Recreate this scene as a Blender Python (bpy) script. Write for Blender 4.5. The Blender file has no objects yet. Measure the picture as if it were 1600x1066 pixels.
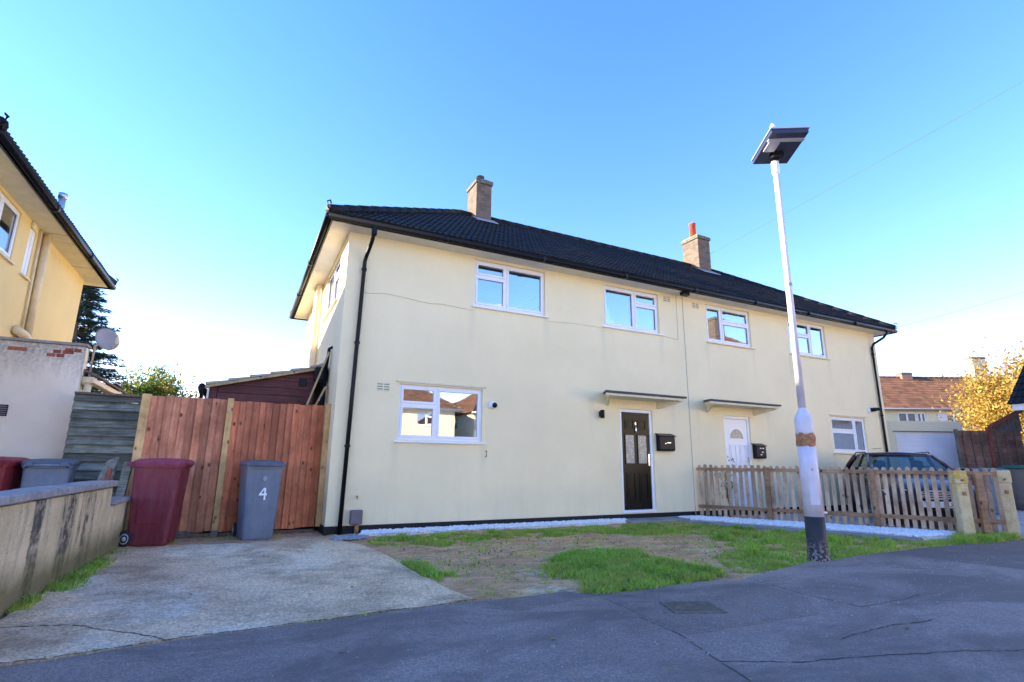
import bpy, bmesh, math, random
from mathutils import Vector, Matrix, noise
random.seed(7)
S = bpy.context.scene
COL = S.collection
R = math.radians
# ------------------------------------------------------------------ camera, sky, sun, exposure
cam = bpy.data.objects.new('camera', bpy.data.cameras.new('camera'))
COL.objects.link(cam)
cam.data.sensor_width = 36.0
cam.data.lens = 18.566
cam.data.clip_start = 0.05
cam.data.clip_end = 3000
cx, cu, cf = Vector((0.8924, -0.4511, 0.0109)), Vector((-0.1100, -0.1940, 0.9748)), Vector((0.4377, 0.8711, 0.2227))
cm = Matrix((cx, cu, -cf)).transposed().to_4x4()
cm.translation = (-1.297, -8.9291, 0.9844)
cam.matrix_world = cm
CAMP = Vector(cm.translation)
S.camera = cam

SUN = Vector((-1.0, 0.57, 0.41)).normalized()          # direction towards the sun
W = bpy.data.worlds.new('World'); S.world = W
W.use_nodes = True
wn = W.node_tree.nodes; wl = W.node_tree.links
bg = wn['Background']
sk = wn.new('ShaderNodeTexSky')
sk.sky_type = 'NISHITA'; sk.sun_disc = False
sk.sun_elevation = math.asin(SUN.z)
sk.sun_rotation = math.atan2(SUN.x, SUN.y) % (2 * math.pi)
sk.air_density = 1.0; sk.dust_density = 0.0; sk.ozone_density = 3.0
hs = wn.new('ShaderNodeHueSaturation'); hs.inputs['Saturation'].default_value = 1.24
tn = wn.new('ShaderNodeMix'); tn.data_type = 'RGBA'; tn.blend_type = 'MULTIPLY'; tn.inputs[0].default_value = 1; tn.inputs[7].default_value = (1.25, .87, .97, 1)
wl.new(sk.outputs[0], hs.inputs['Color']); wl.new(hs.outputs[0], tn.inputs[6]); wl.new(tn.outputs[2], bg.inputs[0])
bg.inputs[1].default_value = 0.15
sl = bpy.data.lights.new('sun', 'SUN'); sl.energy = 5.0; sl.angle = R(0.5); sl.color = (1.0, 0.86, 0.68)
so = bpy.data.objects.new('sun', sl); COL.objects.link(so)
so.rotation_euler = SUN.to_track_quat('Z', 'Y').to_euler()
so.location = (-30, 15, 20)
S.view_settings.view_transform = 'Standard'
S.view_settings.look = 'None'
S.view_settings.gamma = 1.0
S.view_settings.exposure = 2.06
S.render.engine = 'CYCLES'
S.cycles.max_bounces = 8
S.cycles.transparent_max_bounces = 24

# ------------------------------------------------------------------ materials
class N:
    def __init__(s, name):
        s.m = bpy.data.materials.new(name); s.m.use_nodes = True
        s.t = s.m.node_tree; s.n = s.t.nodes; s.l = s.t.links
        s.b = s.n['Principled BSDF']; s.o = s.n['Material Output']
        s._p = None
    def new(s, t): return s.n.new(t)
    def pos(s, sc=(1, 1, 1), local=False):
        if local:
            g = s.new('ShaderNodeTexCoord').outputs['Object']
        else:
            g = s.new('ShaderNodeNewGeometry').outputs['Position']
        m = s.new('ShaderNodeMapping'); m.inputs['Scale'].default_value = sc
        s.l.new(g, m.inputs[0]); return m.outputs[0]
    def noise(s, p, scale=5, detail=4, rough=.55, dist=0):
        n = s.new('ShaderNodeTexNoise'); s.l.new(p, n.inputs['Vector'])
        n.inputs['Scale'].default_value = scale; n.inputs['Detail'].default_value = detail
        n.inputs['Roughness'].default_value = rough; n.inputs['Distortion'].default_value = dist
        return n.outputs['Fac']
    def vor(s, p, scale=50, feat='F1', out='Distance'):
        n = s.new('ShaderNodeTexVoronoi'); s.l.new(p, n.inputs['Vector']); n.feature = feat
        n.inputs['Scale'].default_value = scale; return n.outputs[out]
    def wave(s, p, scale=4, dist=3, det=2):
        n = s.new('ShaderNodeTexWave'); s.l.new(p, n.inputs['Vector'])
        n.inputs['Scale'].default_value = scale; n.inputs['Distortion'].default_value = dist; n.inputs['Detail'].default_value = det
        return n.outputs['Fac']
    def ramp(s, f, stops):
        r = s.new('ShaderNodeValToRGB'); s.l.new(f, r.inputs[0]); e = r.color_ramp.elements
        while len(e) < len(stops): e.new(0.5)
        for k, (p, c) in enumerate(stops):
            e[k].position = p
            e[k].color = (c[0], c[1], c[2], 1) if not isinstance(c, (int, float)) else (c, c, c, 1)
        return r.outputs[0]
    def mix(s, f, a, b, mode='MIX'):
        m = s.new('ShaderNodeMix'); m.data_type = 'RGBA'; m.blend_type = mode
        for k, v in ((0, f), (6, a), (7, b)):
            if isinstance(v, (int, float)):
                m.inputs[k].default_value = v if k == 0 else (v, v, v, 1)
            elif isinstance(v, tuple): m.inputs[k].default_value = (v[0], v[1], v[2], 1)
            else: s.l.new(v, m.inputs[k])
        return m.outputs[2]
    def math(s, op, a, b=0.0):
        m = s.new('ShaderNodeMath'); m.operation = op
        for k, v in ((0, a), (1, b)):
            if isinstance(v, (int, float)): m.inputs[k].default_value = v
            else: s.l.new(v, m.inputs[k])
        return m.outputs[0]
    def sep(s, p, ax):
        n = s.new('ShaderNodeSeparateXYZ'); s.l.new(p, n.inputs[0]); return n.outputs[ax]
    def rnd(s): return s.new('ShaderNodeObjectInfo').outputs['Random']
    def island(s): return s.new('ShaderNodeNewGeometry').outputs['Random Per Island']
    def bump(s, h, st=.3, d=.01):
        b = s.new('ShaderNodeBump'); b.inputs['Strength'].default_value = st; b.inputs['Distance'].default_value = d
        s.l.new(h, b.inputs['Height'])
        if s._p is not None: s.l.new(s._p, b.inputs['Normal'])
        s._p = b.outputs[0]; return s
    def out(s, col, rough=.8, metal=0, spec=.4):
        if isinstance(col, tuple): s.b.inputs['Base Color'].default_value = (col[0], col[1], col[2], 1)
        else: s.l.new(col, s.b.inputs['Base Color'])
        if isinstance(rough, (int, float)): s.b.inputs['Roughness'].default_value = rough
        else: s.l.new(rough, s.b.inputs['Roughness'])
        s.b.inputs['Metallic'].default_value = metal
        s.b.inputs['Specular IOR Level'].default_value = spec
        if s._p is not None: s.l.new(s._p, s.b.inputs['Normal'])
        return s.m

def sc3(c, k): return tuple(min(1, v * k) for v in c)

def plain(name, c, rough=.6, var=.18, scale=3, metal=0, bump=.15, bs=60, rnd=0.0, spec=.4):
    n = N(name); p = n.pos()
    f = n.noise(p, scale, 6, .6)
    col = n.ramp(f, [(.3, sc3(c, 1 - var)), (.7, sc3(c, 1 + var))])
    if rnd:
        r = n.ramp(n.rnd(), [(0, 1 - rnd), (1, 1 + rnd * .5)])
        col = n.mix(1, col, r, 'MULTIPLY')
    if bump: n.bump(n.noise(p, bs, 3, .6), bump, .004)
    return n.out(col, rough, metal, spec)

def render_mat(name, c, stain, st=.5):
    n = N(name); p = n.pos()
    big = n.noise(p, .7, 5, .6)
    col = n.ramp(big, [(.3, sc3(c, .92)), (.7, sc3(c, 1.03))])
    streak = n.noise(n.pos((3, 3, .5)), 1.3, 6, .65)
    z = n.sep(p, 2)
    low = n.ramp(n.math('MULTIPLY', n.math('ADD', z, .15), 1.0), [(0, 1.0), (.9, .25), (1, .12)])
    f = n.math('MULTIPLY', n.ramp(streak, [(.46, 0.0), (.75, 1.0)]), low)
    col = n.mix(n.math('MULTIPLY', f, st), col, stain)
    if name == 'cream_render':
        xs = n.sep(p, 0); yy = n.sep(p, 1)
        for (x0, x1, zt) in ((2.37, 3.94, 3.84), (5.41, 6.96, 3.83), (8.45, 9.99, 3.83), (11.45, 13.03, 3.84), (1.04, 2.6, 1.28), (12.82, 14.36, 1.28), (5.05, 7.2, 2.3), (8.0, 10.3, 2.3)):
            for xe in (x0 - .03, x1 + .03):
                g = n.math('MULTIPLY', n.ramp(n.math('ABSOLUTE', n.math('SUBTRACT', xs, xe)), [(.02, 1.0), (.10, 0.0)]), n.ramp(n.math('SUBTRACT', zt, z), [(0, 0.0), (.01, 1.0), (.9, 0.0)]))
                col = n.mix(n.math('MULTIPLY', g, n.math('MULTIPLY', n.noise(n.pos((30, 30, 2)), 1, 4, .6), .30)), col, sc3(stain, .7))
    blot = n.ramp(n.noise(p, 9, 5, .7), [(.6, 0.0), (.8, .22)])
    col = n.mix(blot, col, sc3(stain, .8))
    n.bump(n.noise(p, 3.0, 3, .5), .12, .02)
    n.bump(n.noise(p, 60, 5, .75), .8, .009)
    n.bump(n.noise(p, 130, 4, .7), .45, .006)
    return n.out(col, .92, 0, .2)

def wood(name, c1, c2, rnd=.3, sc=(26, 26, 2.2), knots=True, wet=0):
    n = N(name); p = n.pos(sc)
    g = n.noise(p, 1.0, 7, .65, .6)
    col = n.ramp(g, [(.3, c1), (.68, c2)])
    r = n.ramp(n.rnd(), [(0, 1 - rnd), (1, 1 + rnd * .4)])
    col = n.mix(1, col, r, 'MULTIPLY')
    if knots:
        ad = n.new('ShaderNodeVectorMath'); ad.operation = 'ADD'; n.l.new(n.pos((7.5, 7.5, 4.6)), ad.inputs[0]); n.l.new(n.math('MULTIPLY', n.rnd(), 37.0), ad.inputs[1])
        k = n.ramp(n.vor(ad.outputs[0], 1.0), [(.10, 0.0), (.18, 1.0)])
        col = n.mix(k, sc3(c1, .22), col)
    b = n.noise(n.pos(), 2.6, 7, .68)
    col = n.mix(n.ramp(b, [(.42, 0.0), (.66, .7)]), col, sc3(c1, .45))
    sk_ = n.noise(n.pos(tuple(v * .35 if v > 5 else v * .35 for v in sc)), 1.0, 7, .7, .3)
    col = n.mix(n.ramp(sk_, [(.55, 0.0), (.68, .55)]), col, sc3(c1, .35))
    n.bump(g, .3, .004)
    return n.out(col, .75 - .3 * wet, 0, .35)

M = {}
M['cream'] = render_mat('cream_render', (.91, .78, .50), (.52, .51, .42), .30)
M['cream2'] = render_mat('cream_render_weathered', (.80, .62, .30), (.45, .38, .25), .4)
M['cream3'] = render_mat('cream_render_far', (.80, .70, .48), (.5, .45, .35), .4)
def annex_mat():
    n = N('stained_white_render'); p = n.pos()
    col = n.ramp(n.noise(p, 1.1, 5, .6), [(.3, (.76, .66, .54)), (.7, (.90, .80, .67))])
    z = n.math('ADD', n.sep(p, 2), n.math('MULTIPLY', n.math('SUBTRACT', n.noise(n.pos((3, 3, .7)), 2.0, 7, .7), .5), 1.6))
    f = n.ramp(n.math('SUBTRACT', z, 2.0), [(.15, 0.0), (.75, .8)])
    f = n.math('MULTIPLY', f, n.ramp(n.noise(p, 22, 6, .75), [(.40, .25), (.6, 1.0)]))
    col = n.mix(f, col, (.16, .15, .13))
    col = n.mix(n.ramp(n.noise(p, 14, 5, .7), [(.62, 0.0), (.8, .3)]), col, (.3, .28, .25))
    n.bump(n.noise(p, 90, 4, .7), .6, .008)
    return n.out(col, .92, 0, .2)
M['annexw'] = annex_mat()
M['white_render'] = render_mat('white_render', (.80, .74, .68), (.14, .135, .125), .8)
M['upvc'] = plain('white_upvc', (.82, .83, .86), .35, .03, 3, 0, 0)
M['white'] = plain('white_paint', (.78, .77, .74), .5, .08, 5)
M['soffit'] = plain('soffit_paint', (.72, .67, .56), .7, .08, 3)
M['black'] = plain('black_plastic', (.004, .004, .006), .4, .3, 8, 0, .05, spec=.22)
M['plinth'] = plain('black_bitumen_paint', (.006, .006, .008), .7, .3, 8, 0, .3)
M['beige'] = plain('beige_painted_pipe', (.72, .58, .36), .5, .1, 6)
M['lead'] = plain('lead_grey', (.26, .28, .32), .6, .25, 14)
M['canopyc'] = plain('canopy_cream_paint', (.74, .66, .46), .7, .1, 6)
M['felt'] = plain('felt_grey', (.075, .08, .095), .9, .3, 20, 0, .5, 90)
M['steel'] = plain('chrome', (.7, .7, .72), .15, .05, 5, 1, 0)
M['alu'] = plain('aluminium', (.55, .56, .6), .4, .1, 6, .7, 0)
M['rust'] = plain('rust', (.34, .16, .07), .85, .5, 18, 0, .5, 70)
M['grey_pl'] = plain('grey_bin_plastic', (.15, .19, .27), .5, .14, 3, 0, .12, 120)
M['grey_lid'] = plain('grey_bin_lid_plastic', (.10, .125, .17), .42, .2, 3, 0, .1, 120)
M['maroon'] = plain('maroon_bin_plastic', (.19, .030, .052), .45, .16, 3, 0, .12, 120)
M['maroon_lid'] = plain('maroon_lid_plastic', (.27, .042, .10), .4, .15, 3, 0, .1, 120)
M['red_pl'] = plain('red_bin_plastic', (.24, .02, .03), .45, .15, 3, 0, .12, 120)
def binmat(name, c, sc):
    n = N(name); p = n.pos()
    col = n.ramp(n.noise(p, 2.5, 6, .65), [(.3, sc3(c, .8)), (.7, sc3(c, 1.2))])
    gr = n.ramp(n.noise(n.pos((6, 6, 1.2)), 1.6, 7, .7), [(.46, 0.0), (.72, .5)])
    col = n.mix(gr, col, sc3(sc, 1))
    sf = n.ramp(n.noise(n.pos((40, 40, 9)), 1.0, 5, .7), [(.60, 0.0), (.70, .35)])
    col = n.mix(sf, col, sc3(sc, 1.25))
    n.bump(n.noise(p, 120, 3, .6), .15, .004)
    return n.out(col, n.ramp(n.noise(p, 5, 5, .6), [(.3, .38), (.7, .65)]), 0, .35)
M['grey_pl'] = binmat('grey_bin_plastic', (.135, .165, .215), (.25, .25, .26))
M['grey_lid'] = binmat('grey_bin_lid_plastic', (.085, .105, .14), (.2, .2, .21))
M['maroon'] = binmat('maroon_bin_plastic', (.17, .022, .036), (.24, .10, .10))
M['maroon_lid'] = binmat('maroon_lid_plastic', (.25, .035, .075), (.32, .14, .15))
M['red_pl'] = binmat('red_bin_plastic', (.24, .02, .03), (.3, .12, .12))
M['rubber'] = plain('rubber', (.02, .02, .022), .8, .2, 20)
M['hub'] = plain('wheel_hub_plastic', (.4, .42, .45), .5, .1, 20)
M['post_white'] = plain('lamp_post_paint', (.62, .58, .64), .45, .1, 6, 0, .1, 40)
M['numw'] = plain('white_sticker', (.85, .85, .85), .5, .02, 5, 0, 0)
M['pot'] = plain('red_clay_pot', (.5, .07, .05), .8, .2, 9)
M['potc'] = plain('clay_flue', (.45, .22, .15), .8, .2, 9)
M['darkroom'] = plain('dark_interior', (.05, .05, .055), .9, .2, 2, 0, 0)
M['blind'] = plain('blind_slats', (.26, .31, .40), .5, .06, 3, 0, 0)
M['net'] = plain('net_curtain', (.75, .76, .8), .9, .06, 8, 0, 0)
M['mail'] = plain('black_powder_coat', (.010, .010, .016), .4, .2, 8, 0, .05, 200, spec=.2)
M['meter'] = plain('meter_box_brown_plastic', (.16, .13, .15), .5, .15, 8)
M['doorblk'] = plain('black_composite_door', (.004, .004, .005), .22, .2, 30, 0, .15, 35, spec=.16)
M['doorwht'] = plain('white_composite_door', (.80, .80, .83), .3, .03, 10, 0, .05)
M['garagedoor'] = plain('white_garage_door', (.74, .74, .78), .45, .05, 3, 0, .05)
M['conc'] = plain('concrete', (.42, .39, .34), .9, .22, 6, 0, .6, 60)
M['sootc'] = plain('sooty_mossy_concrete', (.13, .125, .095), .95, .45, 14, 0, .7, 50)
M['path'] = plain('path_concrete', (.26, .24, .225), .9, .25, 4, 0, .5, 70)
M['yard'] = plain('yard_concrete', (.34, .35, .38), .9, .22, 2.5, 0, .5, 60)
M['fencew'] = wood('fence_board_wood', (.56, .18, .085), (.80, .37, .21), .45)
M['fencewet'] = wood('fence_board_wet_wood', (.48, .12, .045), (.72, .25, .12), .45, wet=1)
M['newpost'] = wood('new_timber_post', (.70, .40, .15), (.85, .55, .25), .15)
M['picket'] = wood('picket_wood', (.44, .29, .18), (.72, .53, .36), .38)
M['pickrail'] = wood('picket_rail_wood', (.27, .145, .075), (.46, .28, .155), .2, (3, 3, 26))
M['oldslat'] = wood('weathered_slat_wood', (.11, .125, .09), (.42, .43, .36), .6, (3, 8, 40), False)
M['shedb'] = wood('brown_stained_boards', (.11, .035, .035), (.19, .07, .062), .25, (2.5, 8, 40), False)
M['plank'] = wood('pale_timber', (.48, .34, .16), (.62, .48, .27), .15)
M['lap'] = wood('brown_lap_panel', (.16, .085, .06), (.30, .17, .12), .3, (4, 4, 40), False)
M['trim'] = wood('red_brown_trim', (.2, .06, .04), (.3, .1, .06), .1)
M['bark'] = wood('bark', (.09, .075, .06), (.22, .19, .16), .1, (14, 14, 4), False)
M['shroof'] = plain('shed_roof_sheet', (.40, .36, .30), .85, .2, 7, 0, .4, 60)

def m_tile(name, c1, c2, moss):
    n = N(name); p = n.pos()
    col = n.ramp(n.noise(p, 14, 6, .65), [(.3, c1), (.7, c2)])
    r = n.ramp(n.math('FRACT', n.math('ADD', n.island(), n.rnd())), [(0, .6), (1, 1.25)])
    col = n.mix(1, col, r, 'MULTIPLY')
    mo = n.math('MULTIPLY', n.ramp(n.noise(p, 1.1, 5, .6), [(.42, 0.0), (.7, 1.0)]), n.ramp(n.noise(p, 26, 5, .7), [(.46, 0.0), (.62, 1.0)]))
    col = n.mix(n.math('MULTIPLY', mo, .8), col, moss)
    n.bump(n.noise(p, 60, 4, .7), .5, .006)
    return n.out(col, .62, 0, .2)
M['tile'] = m_tile('dark_roof_tile', (.005, .004, .005), (.015, .012, .013), (.026, .027, .011))
M['tileb'] = m_tile('brown_roof_tile', (.12, .055, .03), (.20, .10, .06), (.15, .12, .045))

def m_glass():
    n = N('window_glass')
    tr = n.new('ShaderNodeBsdfTransparent'); tr.inputs[0].default_value = (.82, .9, .93, 1)
    gl = n.new('ShaderNodeBsdfGlossy'); gl.inputs['Roughness'].default_value = .004; gl.inputs[0].default_value = (.93, .95, 1, 1)
    fr = n.new('ShaderNodeLayerWeight'); fr.inputs[0].default_value = .35
    n.bump(n.noise(n.pos(), 2.4, 2, .5), .02, .02)
    n.l.new(n._p, gl.inputs['Normal'])
    f = n.ramp(fr.outputs['Fresnel'], [(0, .32), (.6, .9)])
    mx = n.new('ShaderNodeMixShader'); n.l.new(f, mx.inputs[0]); n.l.new(tr.outputs[0], mx.inputs[1]); n.l.new(gl.outputs[0], mx.inputs[2])
    n.l.new(mx.outputs[0], n.o.inputs[0]); return n.m
M['glass'] = m_glass()
def m_cglass():
    n = N('car_glass')
    tr = n.new('ShaderNodeBsdfTransparent'); tr.inputs[0].default_value = (.40, .52, .54, 1)
    gl = n.new('ShaderNodeBsdfGlossy'); gl.inputs['Roughness'].default_value = .01
    mx = n.new('ShaderNodeMixShader'); mx.inputs[0].default_value = .16
    n.l.new(tr.outputs[0], mx.inputs[1]); n.l.new(gl.outputs[0], mx.inputs[2]); n.l.new(mx.outputs[0], n.o.inputs[0]); return n.m
M['cglass'] = m_cglass()
def m_frost():
    n = N('patterned_door_glass'); p = n.pos()
    col = n.ramp(n.vor(p, 22), [(.15, (.45, .42, .25)), (.5, (.20, .22, .24))])
    n.bump(n.vor(p, 60), .6, .004)
    return n.out(col, .15, 0, .8)
M['frost'] = m_frost()

def m_asphalt(name='asphalt', k=1.0):
    n = N(name); p = n.pos()
    base = n.ramp(n.noise(p, .55, 5, .6), [(.3, (.20, .146, .128)), (.7, (.31, .228, .196))])
    patch = n.ramp(n.vor(n.pos((.42, .7, 1)), .55, 'F1', 'Color'), [(.35, .68), (.7, 1.15)])
    base = n.mix(1, base, patch, 'MULTIPLY')
    wear = n.ramp(n.noise(p, 2.6, 6, .7), [(.5, 0.0), (.72, .55)])
    base = n.mix(wear, base, (.34, .26, .23))
    cell = n.vor(p, 100, 'F1', 'Color')
    ag = n.ramp(cell, [(.2, .72), (.62, 1.0), (.95, 1.32)])
    base = n.mix(1, base, ag, 'MULTIPLY')
    dkp = n.ramp(n.noise(n.pos((.6, 1.0, 1)), 1.1, 7, .7, .6), [(.44, 0.0), (.60, .8)])
    base = n.mix(dkp, base, (.135, .10, .09))
    sp = n.ramp(n.vor(p, 23), [(.035, 1.0), (.07, 0.0)])
    spm = n.math('MULTIPLY', sp, n.ramp(n.noise(p, 5, 3, .6), [(.5, 0.0), (.6, .8)]))
    base = n.mix(spm, base, (.42, .40, .38))
    n.bump(n.noise(p, 3, 3, .5), .12, .03)
    n.bump(n.vor(p, 100), .6, .006)
    n.bump(n.noise(p, 300, 2, .6), .4, .003)
    base = n.mix(1, base, (k, k * 1.02, k * 1.02), 'MULTIPLY')
    return n.out(base, .82, 0, .45)
M['asphalt'] = m_asphalt()
M['asphalt2'] = m_asphalt('newer_asphalt_patch', .84)
def m_drive():
    n = N('driveway_concrete'); p = n.pos()
    base = n.ramp(n.noise(p, 1.1, 6, .6), [(.3, (.68, .45, .29)), (.7, (.88, .64, .42))])
    pale = n.ramp(n.noise(n.pos((.8, 1.0, 1)), .75, 5, .62, .5), [(.54, 0.0), (.60, .55)])
    base = n.mix(pale, base, (.70, .63, .54))
    for (cx_, cy_, r_) in ((-.55, -1.9, .75), (-.15, -1.45, .6), (.0, -2.6, .55), (-1.5, -.9, .6)):     # worn pale cement skin
        d_ = n.new('ShaderNodeVectorMath'); d_.operation = 'DISTANCE'; n.l.new(n.pos((1, .8, 0)), d_.inputs[0]); d_.inputs[1].default_value = (cx_, cy_ * .8, 0)
        e_ = n.math('ADD', d_.outputs['Value'], n.math('MULTIPLY', n.math('SUBTRACT', n.noise(p, 2.2, 7, .7, .4), .5), 1.5))
        base = n.mix(n.ramp(e_, [(r_ * .75, .75), (r_, 0.0)]), base, (.92, .77, .56))
    tan = n.ramp(n.math('ADD', n.sep(p, 0), n.math('MULTIPLY', n.noise(p, 1.2, 5, .6), 2.2)), [(0, .1), (1, .75)])
    base = n.mix(tan, base, (.88, .58, .32))
    dirt = n.ramp(n.noise(p, 1.3, 8, .74), [(.46, 0.0), (.63, .85)])
    base = n.mix(dirt, base, (.42, .265, .16))
    ag = n.ramp(n.vor(p, 62, 'F1', 'Color'), [(.2, .72), (.6, 1.0), (.95, 1.25)])
    base = n.mix(1, base, ag, 'MULTIPLY')
    n.bump(n.vor(p, 62), .6, .007)
    n.bump(n.noise(p, 2.2, 4, .6), .2, .03)
    return n.out(base, .9, 0, .3)
M['drive'] = m_drive()
def m_dirt():
    n = N('bare_soil'); p = n.pos()
    base = n.ramp(n.noise(p, 1.6, 7, .65), [(.28, (.50, .25, .12)), (.5, (.70, .40, .20)), (.72, (.80, .50, .25))])
    ora = n.ramp(n.noise(p, 1.0, 4, .6), [(.55, 0.0), (.7, .6)])
    base = n.mix(ora, base, (.78, .42, .13))
    pale = n.ramp(n.noise(n.pos((1, 1.5, 1)), 1.25, 4, .55, .4), [(.64, 0.0), (.70, .8)])
    base = n.mix(pale, base, (.46, .41, .32))
    for (cx_, cy_, r_) in ((1.40, -4.36, .27), (1.72, -3.6, .22), (4.6, -3.2, .2)):     # dried silt puddles
        d_ = n.new('ShaderNodeVectorMath'); d_.operation = 'DISTANCE'; n.l.new(n.pos((1, 1, 0)), d_.inputs[0]); d_.inputs[1].default_value = (cx_, cy_, 0)
        e_ = n.math('ADD', d_.outputs['Value'], n.math('MULTIPLY', n.math('SUBTRACT', n.noise(p, 3.5, 6, .65), .5), .55))
        base = n.mix(n.ramp(e_, [(r_ * .55, .85), (r_, 0.0)]), base, (.80, .60, .36))
    md = n.ramp(n.noise(n.pos((1, 2.2, 1)), 3.2, 8, .75, .8), [(.44, 0.0), (.62, .85)])
    base = n.mix(md, base, (.36, .20, .11))
    dk = n.ramp(n.noise(p, 16, 6, .7), [(.58, 0.0), (.68, .8)])
    base = n.mix(dk, base, (.14, .095, .075))
    n.bump(n.noise(p, 7, 6, .7), .6, .05)
    n.bump(n.noise(p, 40, 6, .7), .8, .012)
    return n.out(base, .95, 0, .2)
M['dirt'] = m_dirt()
M['sandy'] = plain('pale_dried_mud', (.47, .42, .33), .9, .15, 7, 0, .5, 50)
M['terrain'] = plain('rough_ground', (.10, .10, .06), .95, .4, .6, 0, .5, 12)
def m_grass():
    n = N('grass_blades')
    i = n.island()
    col = n.ramp(i, [(0, (.14, .34, .03)), (.45, (.32, .62, .06)), (.8, (.50, .70, .10)), (1, (.72, .58, .24))])
    v = n.ramp(n.noise(n.pos(), 2.6, 4, .65), [(.3, .62), (.7, 1.15)])
    col = n.mix(1, col, v, 'MULTIPLY')
    yl = n.ramp(n.noise(n.pos(), 1.9, 6, .7), [(.44, 0.0), (.66, .7)])
    col = n.mix(yl, col, (.52, .50, .12))
    n.out(col, .6, 0, .3)
    tr = n.new('ShaderNodeBsdfTranslucent'); n.l.new(col, tr.inputs[0])
    mx = n.new('ShaderNodeMixShader'); mx.inputs[0].default_value = .45
    n.l.new(n.b.outputs[0], mx.inputs[1]); n.l.new(tr.outputs[0], mx.inputs[2]); n.l.new(mx.outputs[0], n.o.inputs[0])
    return n.m
M['grass'] = m_grass()
def m_leaf(name, stops, tr_=.4):
    n = N(name)
    col = n.ramp(n.island(), stops)
    n.out(col, .55, 0, .3)
    tr = n.new('ShaderNodeBsdfTranslucent'); n.l.new(col, tr.inputs[0])
    mx = n.new('ShaderNodeMixShader'); mx.inputs[0].default_value = tr_
    n.l.new(n.b.outputs[0], mx.inputs[1]); n.l.new(tr.outputs[0], mx.inputs[2]); n.l.new(mx.outputs[0], n.o.inputs[0])
    return n.m
M['yellow_leaf'] = m_leaf('yellow_autumn_leaves', [(0, (.28, .13, .02)), (.4, (.40, .25, .04)), (.75, (.47, .33, .07)), (1, (.22, .22, .05))])
M['green_leaf'] = m_leaf('green_leaves', [(0, (.05, .11, .025)), (.6, (.13, .22, .04)), (1, (.22, .28, .05))])
M['ochre_leaf'] = m_leaf('ochre_leaves', [(0, (.5, .3, .03)), (.7, (.65, .42, .05)), (1, (.3, .3, .06))])
M['needle'] = m_leaf('conifer_needles', [(0, (.012, .03, .022)), (.6, (.03, .06, .042)), (1, (.06, .10, .07))], .2)
def m_gravel():
    n = N('white_gravel')
    col = n.ramp(n.island(), [(0, (.60, .61, .64)), (.5, (.76, .77, .80)), (1, (.86, .87, .88))])
    n.bump(n.noise(n.pos(), 120, 3, .6), .3, .004)
    return n.out(col, .8, 0, .3)
M['gravel'] = m_gravel()
M['slate'] = plain('grey_slate_chips', (.30, .33, .37), .7, .3, 30)
M['clod'] = plain('dark_soil_clods', (.17, .115, .09), .95, .4, 30, 0, .6, 80)
def m_blockwall():
    n = N('rendered_block'); p = n.pos()
    col = n.ramp(n.noise(p, 2.5, 6, .65), [(.3, (.58, .44, .26)), (.7, (.80, .63, .40))])
    st = n.ramp(n.noise(n.pos((1.5, 1.5, .22)), 1.35, 8, .72, .15), [(.53, 0.0), (.585, 1.0)])
    st = n.math('MULTIPLY', st, n.ramp(n.noise(p, 9, 7, .75), [(.36, .1), (.56, .95)]))
    col = n.mix(st, col, (.06, .052, .05))
    gr = n.ramp(n.noise(n.pos((5, 5, .6)), 2.2, 7, .75), [(.50, 0.0), (.66, .6)])
    col = n.mix(gr, col, (.24, .20, .17))
    z = n.sep(p, 2)
    edge = n.math('ADD', z, n.math('MULTIPLY', n.noise(p, 3, 4, .6), .25))
    mo = n.ramp(edge, [(.10, 1.0), (.34, 0.0)])
    col = n.mix(n.math('MULTIPLY', mo, .85), col, (.15, .13, .055))
    sp = n.ramp(n.noise(p, 45, 5, .75), [(.56, 0.0), (.66, .5)])
    col = n.mix(sp, col, (.10, .085, .07))
    n.bump(n.noise(p, 55, 5, .7), .8, .012)
    return n.out(col, .95, 0, .2)
M['blockw'] = m_blockwall()
M['coping'] = plain('coping_concrete', (.30, .27, .27), .95, .3, 12, 0, .7, 50)
M['mortar'] = plain('dark_mortar', (.17, .15, .12), .95, .3, 20, 0, .5, 60)
M['brickr'] = plain('red_brick', (.33, .10, .065), .9, .3, 16, 0, .5, 70, rnd=.25)
def m_chim():
    n = N('chimney_brick')
    br = n.new('ShaderNodeTexBrick'); p = n.pos()
    # brick courses run along height: feed (x+y, z)
    c = n.new('ShaderNodeCombineXYZ')
    n.l.new(n.math('ADD', n.sep(p, 0), n.sep(p, 1)), c.inputs[0]); n.l.new(n.sep(p, 2), c.inputs[1])
    n.l.new(c.outputs[0], br.inputs['Vector'])
    br.inputs['Scale'].default_value = 1; br.inputs['Brick Width'].default_value = .225; br.inputs['Row Height'].default_value = .075
    br.inputs['Mortar Size'].default_value = .008; br.inputs['Color1'].default_value = (.22, .155, .11, 1); br.inputs['Color2'].default_value = (.13, .095, .07, 1)
    br.inputs['Mortar'].default_value = (.13, .115, .10, 1)
    col = n.mix(n.ramp(n.noise(p, 6, 6, .7), [(.45, 0.0), (.65, .7)]), br.outputs[0], (.09, .08, .075))
    n.bump(br.outputs['Fac'], -.6, .01); n.bump(n.noise(p, 60, 4, .7), .5, .006)
    return n.out(col, .95, 0, .2)
M['chim'] = m_chim()
def m_postbase():
    n = N('lamp_post_black_band'); p = n.pos()
    z = n.sep(p, 2)
    f = n.math('MULTIPLY', n.ramp(n.noise(p, 26, 5, .7), [(.50, 0.0), (.56, 1.0)]), n.ramp(n.math('ADD', z, .5), [(.30, 1.0), (.62, .0)]))
    col = n.mix(f, (.028, .026, .03), (.42, .38, .40))
    n.bump(f, .6, .004)
    return n.out(col, .6, 0, .4)
M['postbase'] = m_postbase()
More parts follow.
